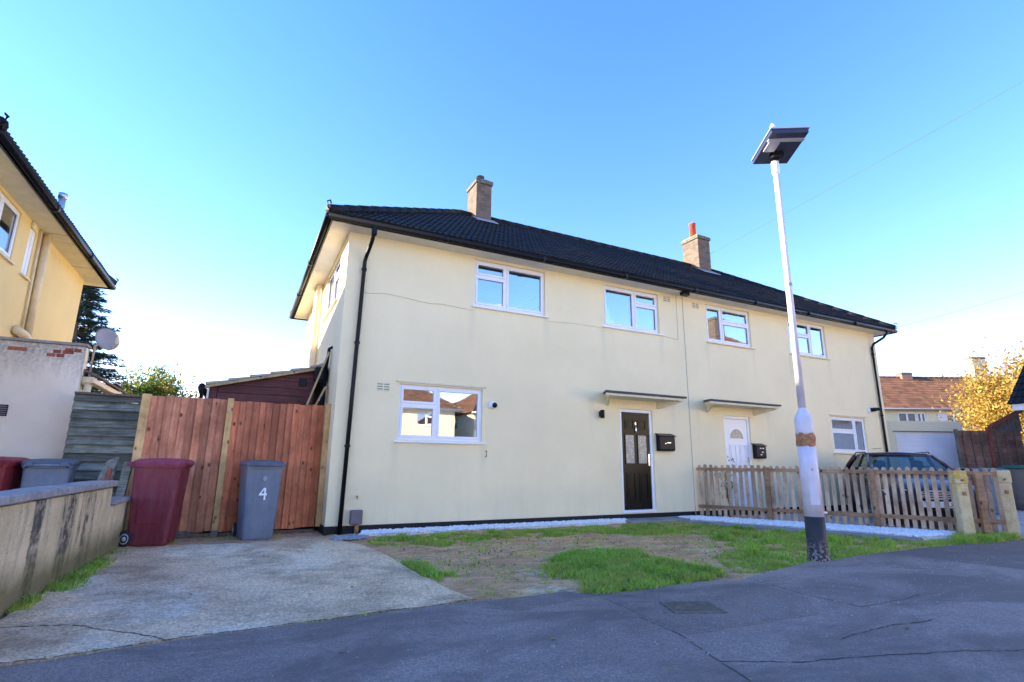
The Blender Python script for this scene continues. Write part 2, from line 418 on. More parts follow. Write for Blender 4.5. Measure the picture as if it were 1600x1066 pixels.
def m_gatepost(name, lich):
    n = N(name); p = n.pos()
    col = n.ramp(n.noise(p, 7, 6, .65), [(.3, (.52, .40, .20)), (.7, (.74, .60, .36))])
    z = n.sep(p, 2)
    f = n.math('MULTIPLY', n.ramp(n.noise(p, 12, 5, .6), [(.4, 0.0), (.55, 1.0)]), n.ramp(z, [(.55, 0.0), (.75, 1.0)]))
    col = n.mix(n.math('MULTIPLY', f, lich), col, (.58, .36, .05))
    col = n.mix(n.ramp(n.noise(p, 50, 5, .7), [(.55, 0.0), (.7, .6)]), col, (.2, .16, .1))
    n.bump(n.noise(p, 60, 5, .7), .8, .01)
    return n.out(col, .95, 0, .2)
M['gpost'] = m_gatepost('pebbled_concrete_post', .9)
M['gpost_sun'] = m_gatepost('sun_tinted_concrete_post', .1)  # warm cream colour stands in for direct sun on the right post
def m_car():
    n = N('car_paint')
    n.b.inputs['Coat Weight'].default_value = .45; n.b.inputs['Coat Roughness'].default_value = .06
    return n.out((.045, .010, .016), .4, .2, .25)
M['carp'] = m_car()
M['headl'] = plain('headlight_lens', (.72, .74, .8), .08, .1, 30, .3, .1, 60)
M['darkpane'] = plain('dark_far_pane', (.03, .04, .06), .1, .2, 3, 0, 0)
M['seat'] = plain('seat_fabric', (.03, .033, .04), .9, .2, 30)

# ------------------------------------------------------------------ building helpers
WORLDP = set()
def link(name, me, mat, parent=None, kind=None):
    o = bpy.data.objects.new(name, me); COL.objects.link(o)
    if mat is not None and len(me.materials) == 0: me.materials.append(mat)
    if parent is not None:
        o.parent = parent
        if parent.name in WORLDP: o.matrix_parent_inverse = Matrix.Translation(-parent.location)
    if kind: o['kind'] = kind
    return o
def thing(name, label, cat, loc=(0, 0, 0), rotz=0, group=None, world=True):
    o = bpy.data.objects.new(name, None); COL.objects.link(o)
    o.empty_display_size = .2
    o.location = loc; o.rotation_euler = (0, 0, rotz); o['label'] = label; o['category'] = cat
    if group: o['group'] = group
    if world and rotz == 0: WORLDP.add(o.name)
    return o
def tag(o, label, cat, group=None):
    o['label'] = label; o['category'] = cat
    if group: o['group'] = group
    return o
def copy_tree(o, parent=None):
    c = o.copy(); COL.objects.link(c); c.parent = parent
    for ch in list(o.children): copy_tree(ch, c)
    return c

class MB:
    def __init__(s, mp=None): s.v = []; s.f = []; s.mp = mp
    def P(s, p):
        p = s.mp(*p) if s.mp else p
        s.v.append(tuple(p)); return len(s.v) - 1
    def face(s, pts): s.f.append([s.P(p) for p in pts]); return s
    def box(s, x0, x1, y0, y1, z0, z1):
        i = [s.P((x, y, z)) for x in (x0, x1) for y in (y0, y1) for z in (z0, z1)]
        for q in ((0, 1, 3, 2), (4, 6, 7, 5), (0, 4, 5, 1), (2, 3, 7, 6), (0, 2, 6, 4), (1, 5, 7, 3)): s.f.append([i[k] for k in q])
        return s
    def beam(s, a, b, w, h, up=(0, 0, 1)):
        a = Vector(a); b = Vector(b); d = (b - a).normalized(); u = Vector(up)
        sd = d.cross(u)
        if sd.length < 1e-4: sd = d.cross(Vector((0, 1, 0)))
        sd.normalize(); u = sd.cross(d)
        i = [s.P(p + sd * (w / 2 * k) + u * (h / 2 * l)) for p in (a, b) for k in (-1, 1) for l in (-1, 1)]
        for q in ((0, 1, 3, 2), (4, 6, 7, 5), (0, 4, 5, 1), (2, 3, 7, 6), (0, 2, 6, 4), (1, 5, 7, 3)): s.f.append([i[k] for k in q])
        return s
    def tube(s, pts, r, n=8, r2=None, cap=True):
        pts = [Vector(p) for p in pts]; rings = []
        for k, p in enumerate(pts):
            d = (pts[min(k + 1, len(pts) - 1)] - pts[max(k - 1, 0)]).normalized()
            a = d.cross(Vector((0, 0, 1)))
            if a.length < 1e-3: a = Vector((1, 0, 0))
            a.normalize(); b = d.cross(a)
            rr = r if r2 is None else r + (r2 - r) * k / (len(pts) - 1)
            rings.append([s.P(p + (a * math.cos(t * 2 * math.pi / n) + b * math.sin(t * 2 * math.pi / n)) * rr) for t in range(n)])
        for q, w in zip(rings, rings[1:]):
            for t in range(n): s.f.append([q[t], q[(t + 1) % n], w[(t + 1) % n], w[t]])
        if cap: s.f.append(rings[0][::-1]); s.f.append(rings[-1])
        return s
    def rings(s, rings, cap=True):
        ids = [[s.P(p) for p in r] for r in rings]; n = len(ids[0])
        for q, w in zip(ids, ids[1:]):
            for t in range(n): s.f.append([q[t], q[(t + 1) % n], w[(t + 1) % n], w[t]])
        if cap: s.f.append(ids[0][::-1]); s.f.append(ids[-1])
        return s
    def lathe(s, c, prof, n=20, cap=True):
        return s.rings([[(c[0] + r * math.cos(2 * math.pi * t / n), c[1] + r * math.sin(2 * math.pi * t / n), c[2] + z) for t in range(n)] for r, z in prof], cap)
    def prism(s, poly, fn0, fn1):
        return s.rings([[fn0(*p) for p in poly], [fn1(*p) for p in poly]])
    def build(s, name, mat, parent=None, bevel=0, smooth=False, kind=None, recalc=True):
        me = bpy.data.meshes.new(name); me.from_pydata(s.v, [], s.f)
        if recalc or bevel:
            bm = bmesh.new(); bm.from_mesh(me)
            if recalc: bmesh.ops.recalc_face_normals(bm, faces=bm.faces)
            if bevel: bmesh.ops.bevel(bm, geom=list(bm.edges), offset=bevel, segments=1, affect='EDGES', profile=.5)
            bm.to_mesh(me); bm.free()
        if smooth: me.polygons.foreach_set('use_smooth', [True] * len(me.polygons))
        return link(name, me, mat, parent, kind)

def text_mesh(txt, size, mat, name, parent, mat4, depth=.002):
    cu_ = bpy.data.curves.new('txt', 'FONT'); cu_.body = txt; cu_.size = size; cu_.extrude = depth; cu_.align_x = 'CENTER'; cu_.align_y = 'CENTER'
    t = bpy.data.objects.new('txt', cu_); COL.objects.link(t)
    dg = bpy.context.evaluated_depsgraph_get()
    me = bpy.data.meshes.new_from_object(t.evaluated_get(dg)); bpy.data.objects.remove(t)
    me.transform(mat4); me.name = name; me.materials.clear()
    return link(name, me, mat, parent)

def rrect(w, d, r, n=3, cx=0, cy=0):
    out = []
    for (sx, sy, a0) in ((1, 1, 0), (-1, 1, 90), (-1, -1, 180), (1, -1, 270)):
        for k in range(n + 1):
            a = R(a0 + 90 * k / n)
            out.append((cx + sx * (w / 2 - r) + r * math.cos(a), cy + sy * (d / 2 - r) + r * math.sin(a)))
    return out
def inpoly(x, y, P):
    c = False; j = len(P) - 1
    for i in range(len(P)):
        if (P[i][1] > y) != (P[j][1] > y) and x < (P[j][0] - P[i][0]) * (y - P[i][1]) / (P[j][1] - P[i][1]) + P[i][0]: c = not c
        j = i
    return c

# ------------------------------------------------------------------ ground
G = -0.15
def rough_line(P, amp=.02, step=.08, closed=False):
    out = []; n = len(P)
    for k in range(n if closed else n - 1):
        a = Vector(P[k] + (0,)); b = Vector(P[(k + 1) % n] + (0,)); L = (b - a).length; m = max(1, int(L / step))
        for q in range(m):
            p = a.lerp(b, q / m); d = noise.noise(p * 3.1) * amp * 1.5 + noise.noise(p * 11) * amp
            out.append((p.x + d * .4, p.y + d))
    if not closed: out.append(P[-1])
    return out
def sheet(name, poly, z, mat, kind='structure', thick=.05, amp=0.0):
    P = rough_line(poly, amp, .07, True) if amp else poly
    m = MB(); m.rings([[(x, y, z - thick) for x, y in P], [(x, y, z) for x, y in P]])
    return m.build(name, mat, None, 0, False, kind)
def big_ground():
    m = MB(); s = 900
    m.face([(-s, -s, -.26), (s, -s, -.26), (s, s, -.26), (-s, s, -.26)])
    m.build('ground', M['terrain'], None, 0, False, 'structure')
big_ground()
EDGE = [(-60, -4.8), (-8, -4.8), (-2.35, -4.77), (-1.57, -4.66), (-.65, -4.61), (.05, -4.55), (.59, -4.55), (1.12, -4.57), (1.48, -4.55), (1.56, -4.68), (1.99, -4.80), (2.35, -4.76), (2.65, -4.75), (2.93, -4.76), (3.35, -4.90), (3.68, -4.75), (4.09, -4.70), (4.91, -4.50), (5.33, -4.54), (5.99, -4.46), (6.79, -4.46), (7.46, -4.45), (8.81, -4.50), (10.12, -4.60), (11.3, -4.62), (13, -4.7), (40, -4.9)]
rl = EDGE[:2] + rough_line(EDGE[2:-2], .018, .05) + EDGE[-1:]
m = MB(); P = rl + [(40, -24), (-60, -24)]
m.rings([[(x, y, G - .08) for x, y in P], [(x, y, G) for x, y in P]])
m.build('road', M['asphalt'], None, 0, False, 'structure')
# soil yard with relief
def soil():
    x0, x1, y0, y1, st = -2.9, 10.2, -4.95, .4, .045
    nx, ny = int((x1 - x0) / st), int((y1 - y0) / st); v = []; f = []
    for j in range(ny + 1):
        for i in range(nx + 1):
            x = x0 + i * st; y = y0 + j * st
            z = -.178 + .020 * noise.noise((x * 1.3, y * 1.3, 0)) + .014 * noise.noise((x * 5, y * 5, 3)) + .010 * noise.noise((x * 14, y * 14, 7))
            if y > -.6: z += .03 * min(1, (y + .6) / .4)
            v.append((x, y, z))
    for j in range(ny):
        for i in range(nx):
            a = j * (nx + 1) + i; f.append((a, a + 1, a + nx + 2, a + nx + 1))
    me = bpy.data.meshes.new('yard_soil'); me.from_pydata(v, [], f); me.polygons.foreach_set('use_smooth', [True] * len(f))
    link('yard_soil', me, M['dirt'], None, 'structure')
soil()
sheet('driveway', [(-2.72, -4.72), (-1.57, -4.58), (-.65, -4.55), (.05, -4.49), (.62, -4.48), (.56, -4.05), (.49, -3.31), (.47, -2.06), (.36, -1.13), (.18, -.55), (.02, -.1), (.0, .7), (-2.62, .7), (-2.58, -.2)], G - .006, M['drive'], amp=.018)
sheet('neighbour_driveway', [(-14, -4.75), (-2.9, -4.75), (-2.75, 1.4), (-14, 1.4)], G - .012, M['yard'])
sheet('side_driveway', [(7.9, -.05), (9.95, -3.75), (9.9, -4.3), (30, -4.75), (30, 9), (15.5, 9), (15.5, -.05)], G - .01, M['yard'])
sheet('door_path', [(5.55, -.02), (7.5, -.02), (7.02, -.52), (6.3, -.5), (5.6, -.42)], -.105, M['path'], amp=.01)
sheet('path_edging', [(6.78, -.5), (7.02, -.46), (7.55, -1.5), (8.02, -2.45), (8.60, -3.93), (8.35, -3.98), (7.70, -2.6), (7.2, -1.6)], -.135, M['path'], amp=.008)
sheet('far_bounce_sheet', [(-40, -25.8), (16.5, -25.8), (16.5, -12.5), (-40, -12.5)], G + .004, M['yard'], thick=.02)  # unseen pale ground sheet, added to bounce sunlight onto the house front
# cracks in the asphalt and the driveway, as thin raised dark fillings
def crack(name, P, z, w, mat):
    L = rough_line(P, .022, .03); m = MB()
    for a, b in zip(L, L[1:]):
        d = Vector((b[0] - a[0], b[1] - a[1], 0))
        if d.length < 1e-5 or random.random() < .13: continue
        ww = w * (.5 + .8 * random.random()); n = Vector((-d.y, d.x, 0)).normalized() * ww
        m.face([(a[0] - n.x, a[1] - n.y, z), (b[0] - n.x, b[1] - n.y, z), (b[0] + n.x, b[1] + n.y, z), (a[0] + n.x, a[1] + n.y, z)])
    return m.build(name, mat, None, 0, False, 'structure', False)
M['crack'] = plain('crack_filling', (.05, .045, .04), .95, .3, 20, 0, .3)
for P in ([(3.44, -4.97), (3.38, -5.57), (3.4, -6.02), (4.55, -6.01)], [(2.43, -6.44), (2.99, -6.42), (3.56, -6.47)], [(1.36, -6.41), (1.8, -6.61), (2.37, -6.76), (2.97, -6.96), (3.29, -7.09), (6, -8.2)], [(1.54, -5.49), (1.51, -5.95), (1.36, -6.41), (1.1, -7.4)]):
    crack('road_crack', P, G + .002, .005, M['crack'])
crack('driveway_crack', [(-2.62, -3.85), (-2.48, -3.87), (-2.22, -3.95), (-1.99, -4.19), (-1.75, -4.39), (-1.57, -4.62)], G - .003, .005, M['crack'])
crack('driveway_crack', [(-2.6, -4.72), (-1.57, -4.62), (-.65, -4.58), (.05, -4.52), (.62, -4.5)], G + .001, .009, M['crack'])
# utility patch in the asphalt with the drain cover
sheet('road_patch', [(1.62, -4.92), (2.6, -4.86), (3.36, -5.02), (3.3, -5.6), (2.9, -6.0), (1.56, -5.95)], G + .003, M['asphalt2'], amp=.03, thick=.02)

# ---- grass, gravel, clods, leaves
def grass(name, polys, dens, h0, h1, label, zf=lambda x, y: -.178, thr=-.2):
    v = []; f = []
    for P in polys:
        xs = [p[0] for p in P]; ys = [p[1] for p in P]
        A = (max(xs) - min(xs)) * (max(ys) - min(ys))
        for _ in range(int(A * dens)):
            x = random.uniform(min(xs), max(xs)); y = random.uniform(min(ys), max(ys))
            jx = x + .16 * noise.noise((x * 3, y * 3, 1)) + random.gauss(0, .035); jy = y + .16 * noise.noise((x * 3, y * 3, 9)) + random.gauss(0, .035)
            if not inpoly(jx, jy, P): continue
            c = noise.noise((x * 2.7, y * 2.7, 5)) * .5 + noise.noise((x * 9, y * 9, 2)) * .5
            if c < thr: continue
            h = random.uniform(h0, h1) * (1 + .8 * c); a = random.uniform(0, 6.283); w = random.uniform(.0028, .006)
            lx, ly = math.cos(a) * h * random.uniform(.3, 1.15), math.sin(a) * h * random.uniform(.3, 1.15)
            px, py = -math.sin(a) * w, math.cos(a) * w; z = zf(x, y); b = len(v)
            v += [(x - px, y - py, z), (x + px, y + py, z), (x + lx * .35 + px * .8, y + ly * .35 + py * .8, z + h * .6), (x + lx * .35 - px * .8, y + ly * .35 - py * .8, z + h * .6), (x + lx, y + ly, z + h)]
            f += [(b, b + 1, b + 2, b + 3), (b + 3, b + 2, b + 4)]
    me = bpy.data.meshes.new(name); me.from_pydata(v, [], f)
    return tag(link(name, me, M['grass'], None, 'stuff'), label, 'grass')
STRIP = [(.5, -.95), (1.46, -1.55), (1.82, -1.30), (3.52, -1.25), (4.04, -1.13), (4.77, -1.62), (5.85, -2.1), (5.38, -2.79), (4.99, -3.42), (4.4, -3.62), (4.14, -3.86), (3.83, -4.19), (3.76, -4.48), (3.92, -4.66), (4.13, -4.68), (4.95, -4.45), (5.31, -4.53), (6.79, -4.44), (7.46, -4.43), (8.81, -4.48), (9.7, -4.62), (9.8, -4.4), (9.3, -4.05), (8.35, -4.0), (7.66, -2.7), (7.15, -1.65), (6.7, -.56), (5.7, -.5), (4.92, -.4), (4.02, -.42), (3.14, -.38), (1.99, -.36), (.72, -.42)]
PATCH = [(1.89, -3.47), (2.42, -2.89), (2.97, -2.69), (3.54, -2.98), (3.37, -3.77), (3.58, -4.08), (3.67, -4.24), (3.33, -4.55), (2.8, -4.75), (2.36, -4.76), (2.13, -4.8), (1.63, -4.76), (1.61, -4.57), (1.91, -4.36), (1.83, -4.07), (1.73, -3.78)]
grass('lawn_grass', [STRIP], 5600, .012, .052, 'ragged green grass verge running from the house front to the lamp post', thr=-.06)
grass('lawn_grass', [PATCH], 9000, .028, .085, 'thick tuft of bright grass in the bare soil by the road edge')
tuf = []
for _ in range(46):
    x = random.uniform(.8, 9.2); y = random.uniform(-4.6, -.5)
    if inpoly(x, y, STRIP) or inpoly(x, y, PATCH):
        r_ = random.uniform(.05, .13); tuf.append([(x + r_ * math.cos(t), y + r_ * math.sin(t)) for t in (0, 1, 2, 3.1, 4.2, 5.2)])
grass('grass_tufts', tuf, 9000, .05, .12, 'taller tufts standing up out of the short grass', thr=-1)
jn = [[(-2.2 + k * .42, -4.70 + k * .022), (-2.2 + k * .42 + random.uniform(.1, .4), -4.70 + k * .022), (-2.2 + k * .42 + .2, -4.64 + k * .022)] for k in range(7)]
grass('joint_weeds', jn, 2600, .006, .022, 'tiny weeds in the joint between driveway and road', zf=lambda x, y: G - .004, thr=-.3)
grass('sparse_grass', [[(.6, -1.0), (5.8, -1.4), (5.6, -2.4), (4.2, -4.5), (2.9, -4.72), (.75, -4.45), (.6, -2.5)]], 420, .012, .05, 'thin scattered grass blades over the bare soil', thr=.02)
grass('lawn_grass', [[(.49, -2.02), (.55, -2.47), (.74, -2.77), (.75, -3.06), (.66, -3.61), (.53, -3.5), (.51, -2.95)], [(.74, -3.28), (.88, -3.34), (.83, -3.53), (.69, -3.53)]], 9000, .02, .07, 'thin grass growing along the right edge of the concrete driveway')
grass('wall_grass', [[(-2.58, -.26), (-2.40, -1.36), (-2.50, -2.14), (-2.44, -2.74), (-2.61, -2.84), (-2.70, -2.25), (-2.62, -1.51), (-2.58, -.8)], [(-2.75, -2.95), (-2.6, -3.0), (-2.62, -3.4), (-2.78, -3.4)], [(-2.3, -.15), (-1.9, -.2), (-1.9, -.12), (-2.3, -.06)], [(-1.7, .2), (-1.2, .12), (-.6, .25), (-.6, .32), (-1.7, .3)]], 7000, .02, .08, 'weeds and grass at the foot of the stained block wall')
grass('post_grass', [[(8.85, -4.25), (9.6, -3.95), (10.3, -4.15), (10.3, -4.45), (9.3, -4.6), (8.7, -4.5)]], 7000, .04, .13, 'long tufts of grass round the lichen covered concrete gate post')
ICO = None
def stones(name, poly, dens, s0, s1, mat, zf, label, cat, sq=.7):
    bm = bmesh.new(); bmesh.ops.create_icosphere(bm, subdivisions=1, radius=1); bv = [v.co.copy() for v in bm.verts]; bf = [[v.index for v in q.verts] for q in bm.faces]; bm.free()
    xs = [p[0] for p in poly]; ys = [p[1] for p in poly]; v = []; f = []
    for _ in range(int((max(xs) - min(xs)) * (max(ys) - min(ys)) * dens)):
        x = random.uniform(min(xs), max(xs)); y = random.uniform(min(ys), max(ys))
        if not inpoly(x + .05 * noise.noise((x * 6, y * 6, 0)), y + .05 * noise.noise((x * 6, y * 6, 4)), poly): continue
        s = random.uniform(s0, s1); a = random.uniform(0, 6.28); ca, sa = math.cos(a), math.sin(a)
        kx, ky, kz = s * random.uniform(.7, 1.3), s * random.uniform(.6, 1), s * random.uniform(.5, sq + .2); b = len(v); z = zf(x, y) + random.uniform(-.3, .5) * s
        for c in bv:
            j = random.uniform(.8, 1.15); X, Y = c.x * kx * j, c.y * ky * j
            v.append((x + X * ca - Y * sa, y + X * sa + Y * ca, z + c.z * kz * j))
        f += [[b + k for k in q] for q in bf]
    me = bpy.data.meshes.new(name); me.from_pydata(v, [], f)
    return tag(link(name, me, mat, None, 'stuff'), label, cat)
stones('white_gravel', [(.45, -.34), (.62, -.02), (5.75, -.02), (5.62, -.30), (4.5, -.34), (3.5, -.36), (2, -.33), (.9, -.32)], 4200, .012, .022, M['gravel'], lambda x, y: -.125 + .02 * max(0, min(1, (y + .35) / .3)), 'strip of white gravel along the black plinth of the house front', 'gravel')
stones('white_gravel', [(7.1, -.06), (7.68, -.05), (9.86, -3.80), (9.55, -4.0), (8.60, -3.93), (8.02, -2.45), (7.55, -1.5), (7.0, -.45)], 2600, .013, .024, M['gravel'], lambda x, y: -.115, 'bed of white gravel in front of the picket fence', 'gravel')
sheet('gravel_bed', [(7.1, -.03), (7.72, -.03), (9.9, -3.83), (9.55, -4.0), (8.62, -3.93), (8.02, -2.45), (7.55, -1.5), (7.0, -.45)], -.128, plain('gravel_fines', (.6, .6, .62), .95, .2, 40, 0, .6, 90))
sheet('gravel_bed', [(.5, -.32), (.62, -.02), (5.6, -.02), (5.58, -.30), (3.5, -.34), (2, -.31), (.9, -.30)], -.133, M['gravel'])
stones('slate_chips', [(.02, -.5), (.1, -.25), (.5, -.08), (.6, -.3), (.5, -.55), (.25, -.6)], 3500, .012, .024, M['slate'], lambda x, y: G + .002, 'grey slate chips spilled at the house corner by the downpipe', 'gravel')
stones('soil_clods', [(.7, -1.4), (3.5, -1.3), (5.7, -2.3), (4.9, -3.3), (3.8, -4.0), (3.5, -2.9), (2.4, -2.8), (1.6, -3.5), (1.0, -4.4), (.8, -3.6)], 30, .004, .015, M['clod'], lambda x, y: -.172, 'dark clods and small stones scattered over the bare soil', 'soil')
stones('road_grit', [(-2, -5.8), (4, -6.8), (9, -4.8), (1, -4.7)], 26, .003, .008, plain('pale_grit', (.4, .38, .36), .9, .3, 50), lambda x, y: G + .001, 'pale grit scattered over the asphalt', 'grit')
def fallen():
    v = []; f = []
    for _ in range(110):
        x = random.uniform(-2.2, 9.5); y = random.uniform(-6.8, -.8); s = random.uniform(.012, .03); a = random.uniform(0, 6.28); b = len(v)
        for q, r_ in ((0, 1), (1.2, .5), (2.1, .55), (3.14, 1), (4.1, .55), (5.1, .5)):
            v.append((x + math.cos(a + q) * s * r_, y + math.sin(a + q) * s * r_, G + .006 + random.uniform(0, .008)))
        f.append(list(range(b, b + 6)))
    me = bpy.data.meshes.new('fallen_leaves'); me.from_pydata(v, [], f)
    tag(link('fallen_leaves', me, m_leaf('fallen_leaf_brown', [(0, (.20, .09, .03)), (.6, (.36, .20, .08)), (.9, (.45, .35, .2)), (1, (.45, .06, .03))], .1), None, 'stuff'), 'few brown leaves scattered over road and yard', 'leaves')
fallen()
# drain cover
dr = thing('drain_cover', 'rusty slotted iron drain cover set into the asphalt', 'drain', (2.1, -5.46, G), R(-22), world=False)
m = MB(); m.box(-.21, .21, -.17, -.145, .0, .012); m.box(-.21, .21, .145, .17, .0, .012); m.box(-.21, -.185, -.145, .145, .0, .012); m.box(.185, .21, -.145, .145, .0, .012)
iron = plain('worn_iron', (.17, .145, .115), .7, .35, 25, .4, .5, 80)
m.build('frame', iron, dr)
for k in range(8):
    m = MB(); m.box(-.183, .183, -.143 + k * .0365, -.122 + k * .0365, .002, .013); m.build('bar', iron, dr)
MB().box(-.185, .185, -.145, .145, .0045, .0055).build('pit', M['plinth'], dr)

# ------------------------------------------------------------------ house parts
def wall(T, name, mat, mp, a0, a1, z0, z1, ops=(), th=.22):
    m = MB(mp); A = sorted({a0, a1} | {o[0] for o in ops} | {o[1] for o in ops}); Z = sorted({z0, z1} | {o[2] for o in ops} | {o[3] for o in ops})
    def is_open(a, z): return any(o[0] < a < o[1] and o[2] < z < o[3] for o in ops)
    for p, q in zip(A, A[1:]):
        for r_, s_ in zip(Z, Z[1:]):
            if is_open((p + q) / 2, (r_ + s_) / 2): continue
            for d in (0, th): m.face([(p, d, r_), (q, d, r_), (q, d, s_), (p, d, s_)])
    for o in ops:
        a, b, c, d = o[:4]
        m.face([(a, 0, c), (a, th, c), (a, th, d), (a, 0, d)]); m.face([(b, 0, c), (b, th, c), (b, th, d), (b, 0, d)])
        m.face([(a, 0, d), (b, 0, d), (b, th, d), (a, th, d)]); m.face([(a, 0, c), (b, 0, c), (b, th, c), (a, th, c)])
    m.face([(a0, 0, z0), (a0, th, z0), (a0, th, z1), (a0, 0, z1)]); m.face([(a1, 0, z0), (a1, th, z0), (a1, th, z1), (a1, 0, z1)])
    m.face([(a0, 0, z1), (a1, 0, z1), (a1, th, z1), (a0, th, z1)])
    return m.build(name, mat, T, 0, False, None, False)

def window(T, mp, a0, a1, z0, z1, mull=.5, split='L', tr=.32, d0=.045, sill=True, matf='upvc', blind=False, net=False, fw=.055, sillmat='upvc', bars=0, gl='glass'):
    m = MB(mp); dep = .06
    def fr(a, b, c, d, w, y0, y1):
        m.box(a, b, y0, y1, c, c + w); m.box(a, b, y0, y1, d - w, d); m.box(a, a + w, y0, y1, c + w, d - w); m.box(b - w, b, y0, y1, c + w, d - w)
    fr(a0, a1, z0, z1, fw, d0, d0 + dep)
    am = a0 + (a1 - a0) * mull; zm = z1 - (z1 - z0) * tr
    m.box(am - .032, am + .032, d0 + .002, d0 + dep - .002, z0 + fw, z1 - fw)
    cells = []
    L, Rr = (a0 + fw, am - .032), (am + .032, a1 - fw)
    for side, (p, q) in (('L', L), ('R', Rr)):
        if side in split:
            m.box(p, q, d0 + .002, d0 + dep - .002, zm - .03, zm + .03)
            cells += [(p, q, z0 + fw, zm - .03), (p, q, zm + .03, z1 - fw)]
        else: cells.append((p, q, z0 + fw, z1 - fw))
    for k, (p, q, r_, s_) in enumerate(cells):                      # opening sashes stand proud
        fr(p - .012, q + .012, r_ - .012, s_ + .012, .042, d0 - .014, d0 + .012)
    if bars:
        for (p, q, r_, s_) in cells:
            for k in range(1, bars): m.box(p + (q - p) * k / bars - .012, p + (q - p) * k / bars + .012, d0 + .01, d0 + .03, r_, s_)
            m.box(p, q, d0 + .012, d0 + .028, (r_ + s_) / 2 - .012, (r_ + s_) / 2 + .012)
    w = m.build('window', M[matf], T, .004 if not bars else 0)
    for (p, q, r_, s_) in cells:
        MB(mp).box(p + .005, q - .005, d0 + .018, d0 + .026, r_ + .005, s_ - .005).build('pane', M[gl], w)
    if sill:
        s = MB(mp); ring = [(-.05, z0 - .045), (-.05, z0 - .02), (d0 + .0, z0 - .004), (d0 + .05, z0 - .004), (d0 + .05, z0 - .045)]
        s.rings([[(a0 - .05, y, z) for y, z in ring], [(a1 + .05, y, z) for y, z in ring]]).build('sill', M[sillmat], w, .003)
    if blind:
        s = MB(mp); n = int((z1 - z0 - .1) / .03)
        for k in range(n): s.box(a0 + .06, a1 - .06, d0 + .115, d0 + .135, z0 + .06 + k * .03, z0 + .062 + k * .03 + .016)
        s.build('blind', M['blind'], w)
    if net:
        s = MB(mp); n = 60; hz = z0 + (z1 - z0) * .5
        for k in range(n):
            a = a0 + .06 + (a1 - a0 - .12) * k / n; b = a0 + .06 + (a1 - a0 - .12) * (k + 1) / n
            o1, o2 = .02 * (k % 2), .02 * ((k + 1) % 2)
            s.face([(a, d0 + .11 + o1, z0 + .05), (b, d0 + .11 + o2, z0 + .05), (b, d0 + .11 + o2, hz + .02 * (k % 3)), (a, d0 + .11 + o1, hz + .02 * ((k - 1) % 3))])
        s.build('net_curtain', M['net'], w)
    return w

